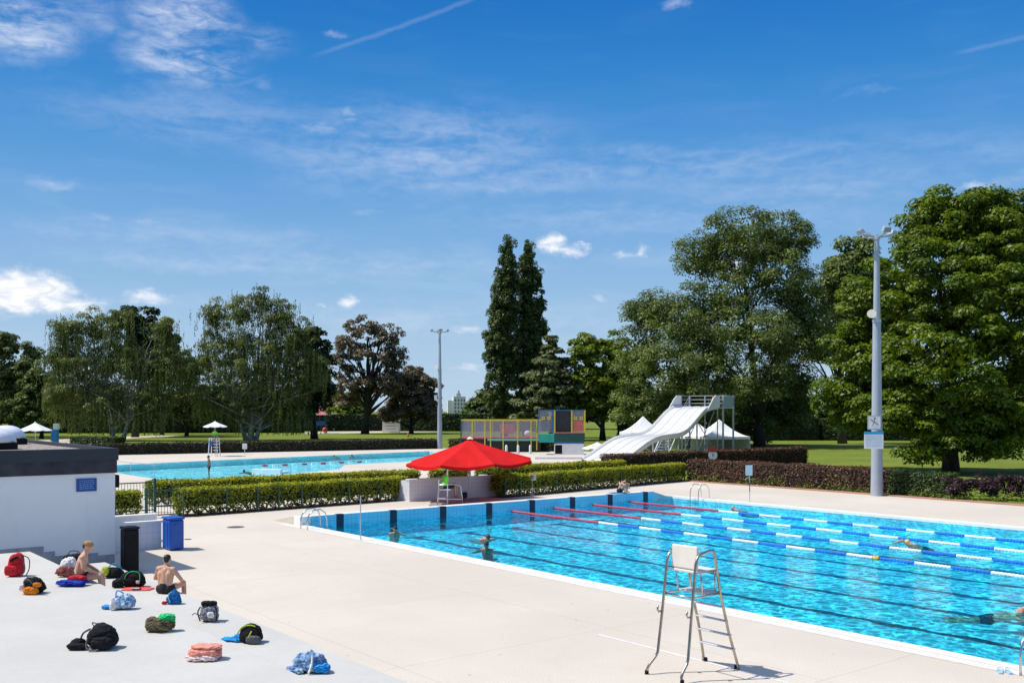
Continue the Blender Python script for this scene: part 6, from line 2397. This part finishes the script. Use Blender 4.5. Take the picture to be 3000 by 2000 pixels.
F = {'red': fab('red_nylon', (0.55, 0.02, 0.03)), 'black': fab('black_nylon', (0.010, 0.010, 0.012)), 'grey': fab('grey_nylon', (0.12, 0.12, 0.13)), 'orange': fab('orange_nylon', (0.75, 0.22, 0.01)),
     'white': fab('white_cloth', (0.75, 0.74, 0.72)), 'wine': fab('wine_cloth', (0.22, 0.03, 0.03), (0.40, 0.16, 0.14), 22), 'blue': fab('royal_blue_cloth', (0.015, 0.05, 0.40)), 'lime': fab('lime_cloth', (0.42, 0.55, 0.04)),
     'teal': fab('teal_cloth', (0.01, 0.30, 0.45)), 'green': fab('green_towel', (0.03, 0.55, 0.16)), 'olive': fab('olive_canvas', (0.10, 0.08, 0.04), (0.20, 0.16, 0.09), 12), 'sky': fab('sky_blue_cloth', (0.02, 0.28, 0.66)),
     'midblue': fab('mid_blue_cloth', (0.01, 0.13, 0.36)), 'pink': fab('salmon_towel', (0.78, 0.30, 0.22)), 'coral': fab('coral_mat', (0.72, 0.10, 0.08)),
     'check': fab('black_white_print', (0.012, 0.012, 0.016), (0.55, 0.53, 0.55), 24), 'skypat': fab('blue_white_print', (0.02, 0.28, 0.66), (0.66, 0.76, 0.82), 13), 'beach': fab('beach_towel_print', (0.02, 0.11, 0.40), (0.45, 0.66, 0.80), 8), 'pale': fab('pale_pink', (0.80, 0.66, 0.64))}


def bag(name, label, cat, px, py, z, parts, turn=0.0):
    """parts: (part name, builder mesh, fabric, offset, rotation z, tilt)"""
    p = gnd(px, py, z)
    t = thing(name, label, cat, p, -YAW + turn)
    for pt_ in parts:
        pn, q, m, off = pt_[:4]
        o = q.build(pn, F[m] if isinstance(m, str) else m, t, smooth=True)
        o.location = off
        if len(pt_) > 4:
            o.rotation_euler = pt_[4]
    return t


def strap(pts, r=0.016):
    q = MB()
    # smooth the polyline
    P = [Vector(p) for p in pts]
    out = []
    for i in range(len(P) - 1):
        p0, p1, p2, p3 = P[max(i - 1, 0)], P[i], P[i + 1], P[min(i + 2, len(P) - 1)]
        for k in range(5):
            u = k / 5
            out.append(0.5 * ((2 * p1) + (p2 - p0) * u + (2 * p0 - 5 * p1 + 4 * p2 - p3) * u * u + (3 * p1 - p0 - 3 * p2 + p3) * u ** 3))
    out.append(P[-1])
    q.tube(out, r * 0.66, 7)
    return q


bag('backpack', 'upright red backpack on the upper step near the left picture edge', 'backpack', 36, 1322, TZ1,
    [('body', lump((0.40, 0.30, 0.50), 1, 0.05, 5, 0.6, top=0.32, skew=0.2), 'red', (0, 0, 0)), ('front_pocket', lump((0.28, 0.10, 0.22), 2, 0.05, 7, 0.6), 'red', (-0.03, -0.15, 0.03)),
     ('opening', lump((0.20, 0.08, 0.06), 3, 0.05), 'black', (0.02, -0.10, 0.36), (0, -0.5, 0)), ('strap', strap([(0.14, 0.05, 0.44), (0.26, 0.06, 0.36), (0.27, 0.04, 0.15), (0.22, 0.0, 0.01)]), 'black', (0, 0, 0)),
     ('strap', strap([(0.12, -0.06, 0.44), (0.22, -0.08, 0.3), (0.22, -0.09, 0.12), (0.17, -0.08, 0.02)]), 'grey', (0, 0, 0))])
bag('backpack', 'black and orange backpack lying on the upper step below the red one', 'backpack', 79, 1362, TZ1,
    [('body', lump((0.46, 0.34, 0.32), 4, 0.07, 6, 0.75, top=0.25, skew=-0.25), 'black', (0, 0.02, 0)), ('front_pocket', lump((0.30, 0.12, 0.15), 5, 0.08, 9, 0.8), 'orange', (0.0, -0.15, 0.01)), ('side_pocket', lump((0.10, 0.10, 0.16), 6, 0.06), 'pale', (-0.2, -0.1, 0.06)),
     ('flap', lump((0.16, 0.09, 0.09), 7, 0.1), 'orange', (0.13, -0.15, 0.15)), ('strap', strap([(-0.15, -0.1, 0.26), (-0.05, -0.17, 0.3), (0.06, -0.18, 0.2), (0.1, -0.19, 0.05)]), 'grey', (0, 0, 0))])
bag('beach_bag', 'white and wine red cloth bag behind the man in the tan cap', 'bag', 152, 1322, TZ1,
    [('body', lump((0.42, 0.30, 0.40), 8, 0.08, 5, 0.8, top=0.3, skew=0.2), 'white', (0, 0.05, 0)), ('lower_cloth', lump((0.42, 0.22, 0.24), 9, 0.12, 8, 0.85, top=0.2), 'wine', (0.05, -0.13, 0))])
p_ = bag('holdall', 'black bag against the building foot beyond the sitting man', 'bag', 170, 1303, TZ2,
    [('body', lump((0.62, 0.3, 0.36), 10, 0.06, 5, 0.7, top=0.2), 'black', (0, 0, 0)), ('handle', strap([(-0.15, 0, 0.3), (-0.1, 0, 0.42), (0.1, 0, 0.42), (0.15, 0, 0.3)]), 'black', (0, 0, 0))])
bag('towel_heap', 'royal blue and red towels heaped beside the sitting man in the cap', 'towel', 168, 1345, TZ1,
    [('blue_towel', lump((0.60, 0.34, 0.14), 11, 0.12, 8, 0.8), 'blue', (0, 0, 0)), ('red_towel', lump((0.36, 0.24, 0.10), 12, 0.12, 8, 0.8), 'red', (0.06, 0.05, 0.11))])
bag('sports_bag', 'lime and teal bag behind the black one on the lower step', 'bag', 262, 1326, TZ2,
    [('body', lump((0.50, 0.32, 0.26), 13, 0.07, 6, 0.75, top=0.2), 'black', (0, 0, 0)), ('lime_side', lump((0.20, 0.20, 0.24), 14, 0.07, 6, 0.8), 'lime', (-0.17, -0.09, 0.05)), ('handle', strap([(-0.16, -0.04, 0.2), (-0.02, -0.06, 0.34), (0.14, -0.04, 0.30), (0.22, 0.0, 0.12)], 0.022), 'teal', (0, 0, 0))])
bag('sports_bag', 'large black bag with green trim between the two sitting men', 'bag', 301, 1347, TZ2,
    [('body', lump((0.60, 0.36, 0.36), 15, 0.06, 5, 0.7, top=0.2), 'black', (0.05, 0, 0)), ('end_pocket', lump((0.26, 0.26, 0.2), 16, 0.08, 7), 'black', (-0.26, -0.08, 0)), ('green_trim', strap([(-0.12, -0.14, 0.1), (-0.06, -0.13, 0.3), (0.06, -0.1, 0.37), (0.22, -0.1, 0.33), (0.26, -0.16, 0.15)], 0.012), 'green', (0, 0, 0)),
     ('white_badge', lump((0.08, 0.03, 0.08), 17), 'white', (0.22, -0.18, 0.1))])
t = bag('beach_mat', 'flat coral towel with a dark pouch beside the black haired man', 'towel', 316, 1353, TZ2, [('mat', lump((0.72, 0.40, 0.025), 18, 0.05, 4, 0.35), 'coral', (0, 0, 0))])
bag('pouch', 'dark pouch lying on the coral towel', 'pouch', 313, 1353, TZ2 + 0.024, [('sole', lump((0.22, 0.10, 0.05), 19, 0.05), 'black', (0, 0, 0)), ('edge', lump((0.2, 0.03, 0.03), 20, 0.05), 'white', (0, -0.05, 0.02))])
bag('cloth_bag', 'small mid blue bag at the right hip of the black haired man', 'bag', 401, 1386, TZ2,
    [('body', lump((0.36, 0.28, 0.30), 21, 0.10, 6, 0.85, top=0.45, skew=-0.1), 'midblue', (0, 0, 0)), ('red_corner', lump((0.12, 0.1, 0.07), 22, 0.1), 'red', (-0.19, -0.06, 0)), ('drawstring', strap([(-0.05, -0.05, 0.26), (-0.1, -0.12, 0.2), (-0.04, -0.16, 0.06)], 0.008), 'white', (0, 0, 0))])
bag('beach_bag', 'sky blue and white bag with a trailing blue cloth on the upper step', 'bag', 281, 1398, TZ1,
    [('body', lump((0.42, 0.30, 0.28), 23, 0.11, 7, 0.8, top=0.25), 'skypat', (0.04, 0, 0)), ('white_panel', lump((0.14, 0.10, 0.24), 24, 0.06, 6, 0.8, top=0.5), 'white', (-0.12, -0.13, 0)), ('trailing_cloth', lump((0.28, 0.18, 0.07), 25, 0.12, 9), 'sky', (-0.26, 0.02, 0)), ('handle', strap([(-0.12, 0, 0.2), (-0.10, 0.0, 0.33), (0.0, 0, 0.30), (0.06, 0.0, 0.22)], 0.018), 'sky', (0, 0, 0))])
bag('canvas_bag', 'olive brown canvas bag with a bright green towel on top', 'bag', 370, 1449, TZ1,
    [('body', lump((0.48, 0.30, 0.22), 26, 0.10, 6, 0.8, skew=-0.15), 'olive', (0, 0, 0)), ('flap', lump((0.16, 0.26, 0.24), 27, 0.08, 6), 'olive', (-0.17, 0.0, 0.0)), ('green_towel', lump((0.28, 0.22, 0.15), 28, 0.14, 9), 'green', (0.08, 0.03, 0.13)), ('strap', strap([(-0.1, -0.15, 0.18), (0.02, -0.18, 0.1), (0.14, -0.17, 0.06), (0.22, -0.12, 0.02)], 0.014), 'olive', (0, 0, 0))])
bag('backpack', 'black and white printed backpack on the lower step', 'backpack', 481, 1426, TZ2,
    [('body', lump((0.38, 0.32, 0.34), 29, 0.08, 6, 0.72, top=0.2), 'check', (0, 0, 0)), ('lid', lump((0.30, 0.24, 0.12), 30, 0.1, 8), 'black', (-0.02, 0.02, 0.27)), ('white_patch', lump((0.14, 0.06, 0.12), 31, 0.06), 'white', (0.07, -0.15, 0.09)), ('strap', strap([(-0.14, -0.1, 0.30), (-0.17, -0.17, 0.2), (-0.12, -0.18, 0.04)], 0.02), 'black', (0, 0, 0)),
     ('strap', strap([(0.1, -0.06, 0.33), (0.18, -0.14, 0.22), (0.18, -0.16, 0.05)], 0.02), 'black', (0, 0, 0)), ('strap_end', strap([(-0.2, 0.05, 0.1), (-0.3, 0.06, 0.14), (-0.36, 0.08, 0.1)], 0.012), 'black', (0, 0, 0))])
bag('backpack', 'big black rucksack with straps spread out, lowest at the left', 'backpack', 232, 1487, TZ1,
    [('body', lump((0.50, 0.38, 0.37), 32, 0.05, 5, 0.75, top=0.28, skew=-0.1), 'black', (0.03, 0, 0)), ('front_pocket', lump((0.34, 0.14, 0.20), 33, 0.06, 6), 'black', (0.08, -0.17, 0.01)), ('side_bundle', lump((0.26, 0.24, 0.14), 34, 0.10, 7, 0.85, top=0.2), 'black', (-0.34, 0.02, 0)), ('shoe', lump((0.30, 0.13, 0.11), 35, 0.06, 7, 0.8), 'black', (-0.30, -0.14, 0)),
     ('strap', strap([(-0.14, -0.05, 0.30), (-0.24, -0.06, 0.24), (-0.30, -0.02, 0.14)], 0.022), 'grey', (0, 0, 0)), ('strap', strap([(-0.14, -0.16, 0.18), (-0.12, -0.24, 0.06), (-0.02, -0.26, 0.02), (0.06, -0.24, 0.03)], 0.02), 'grey', (0, 0, 0)), ('handle', strap([(-0.12, 0.06, 0.30), (-0.16, 0.06, 0.37), (-0.09, 0.05, 0.36)], 0.012), 'grey', (0, 0, 0))])
bag('backpack', 'black bag with lime edging on a cyan towel', 'backpack', 576, 1474, TZ2,
    [('body', lump((0.44, 0.34, 0.32), 36, 0.06, 6, 0.75, top=0.25), 'black', (0, 0, 0)), ('lime_edge', strap([(-0.2, -0.12, 0.18), (-0.13, -0.1, 0.28), (0.0, -0.09, 0.315), (0.1, -0.08, 0.29)], 0.018), 'lime', (0, 0, 0)), ('lime_loop', strap([(0.05, -0.13, 0.22), (0.02, -0.19, 0.14), (0.04, -0.18, 0.06)], 0.018), 'lime', (0, 0, 0)), ('front_pocket', lump((0.26, 0.1, 0.14), 37, 0.06), 'grey', (0.08, -0.16, 0.01))])
bag('towel_heap', 'cyan towel spilling left of the lime edged black bag', 'towel', 538, 1471, TZ2, [('towel', lump((0.46, 0.26, 0.07), 38, 0.14, 8), 'sky', (0, 0, 0)), ('fold', lump((0.2, 0.16, 0.10), 39, 0.12, 8), 'sky', (0.09, 0.02, 0.02))], -0.2)
bag('folded_towel', 'salmon pink towel folded on the upper step edge', 'towel', 471, 1513, TZ1,
    [('towel', lump((0.50, 0.32, 0.17), 40, 0.06, 6, 0.6), 'pink', (0, 0, 0)), ('under_fold', lump((0.48, 0.34, 0.09), 41, 0.09, 10, 0.7), 'pale', (-0.02, -0.03, 0)), ('top_fold', lump((0.44, 0.28, 0.06), 42, 0.08, 7, 0.6), 'pink', (0.02, 0.02, 0.15))])
bag('beach_towel', 'blue and white beach towel thrown over a bag, nearest to the viewer', 'towel', 711, 1542, TZ2,
    [('towel', lump((0.62, 0.36, 0.32), 43, 0.10, 6, 0.85, top=0.4), 'beach', (0, 0.02, 0)), ('drape', lump((0.30, 0.26, 0.10), 44, 0.12, 8), 'beach', (-0.2, -0.06, 0)), ('white_stripe', strap([(0.02, -0.19, 0.02), (0.06, -0.15, 0.14), (0.05, -0.06, 0.27), (0.0, 0.08, 0.31)], 0.025), 'white', (0, 0, 0)), ('drape', lump((0.26, 0.2, 0.14), 45, 0.12, 8), 'sky', (0.2, -0.08, 0))])
# pool sandals
for i, (dx_, dy_) in enumerate(((0, 0), (0.13, -0.02))):
    p = gnd(2296, 1543)
    t = thing('pool_sandal', ['left one of the pale blue pool sandals at the right edge', 'right one of the pale blue pool sandals at the right edge'][i], 'sandal', p + W(dx_, dy_), -YAW + 1.3 + 0.25 * i, 'pair of pool sandals')
    q = MB()
    prof_ = [(-0.13, 0.03), (-0.10, 0.042), (0.0, 0.036), (0.08, 0.048), (0.13, 0.035), (0.145, 0.0)]
    pl = prof_ + [(x, -y) for x, y in reversed(prof_[:-1])]
    q.prism(pl, 0.0, 0.03)
    q.build('sole', mat('sandal_blue', (0.35, 0.55, 0.75), 0.6), t, bevel=0.006)
    q = strap([(0.0, 0.045, 0.02), (0.03, 0.03, 0.07), (0.04, 0.0, 0.085), (0.03, -0.03, 0.07), (0.0, -0.045, 0.02)], 0.018)
    q.build('strap', mat('sandal_white', (0.7, 0.75, 0.8), 0.6), t, smooth=True)
p = gs_loc + W(0.75, -0.05)
t = thing('bag', 'small black bag on the footrest of the guard seat', 'bag', (p.x, p.y, 0.335), -YAW)
lump((0.3, 0.25, 0.3), 50, 0.06, 6).build('body', F['black'], t, smooth=True)
strap([(-0.1, 0, 0.25), (-0.06, 0, 0.36), (0.06, 0, 0.36), (0.1, 0, 0.25)], 0.012).build('handle', F['grey'], t, smooth=True)
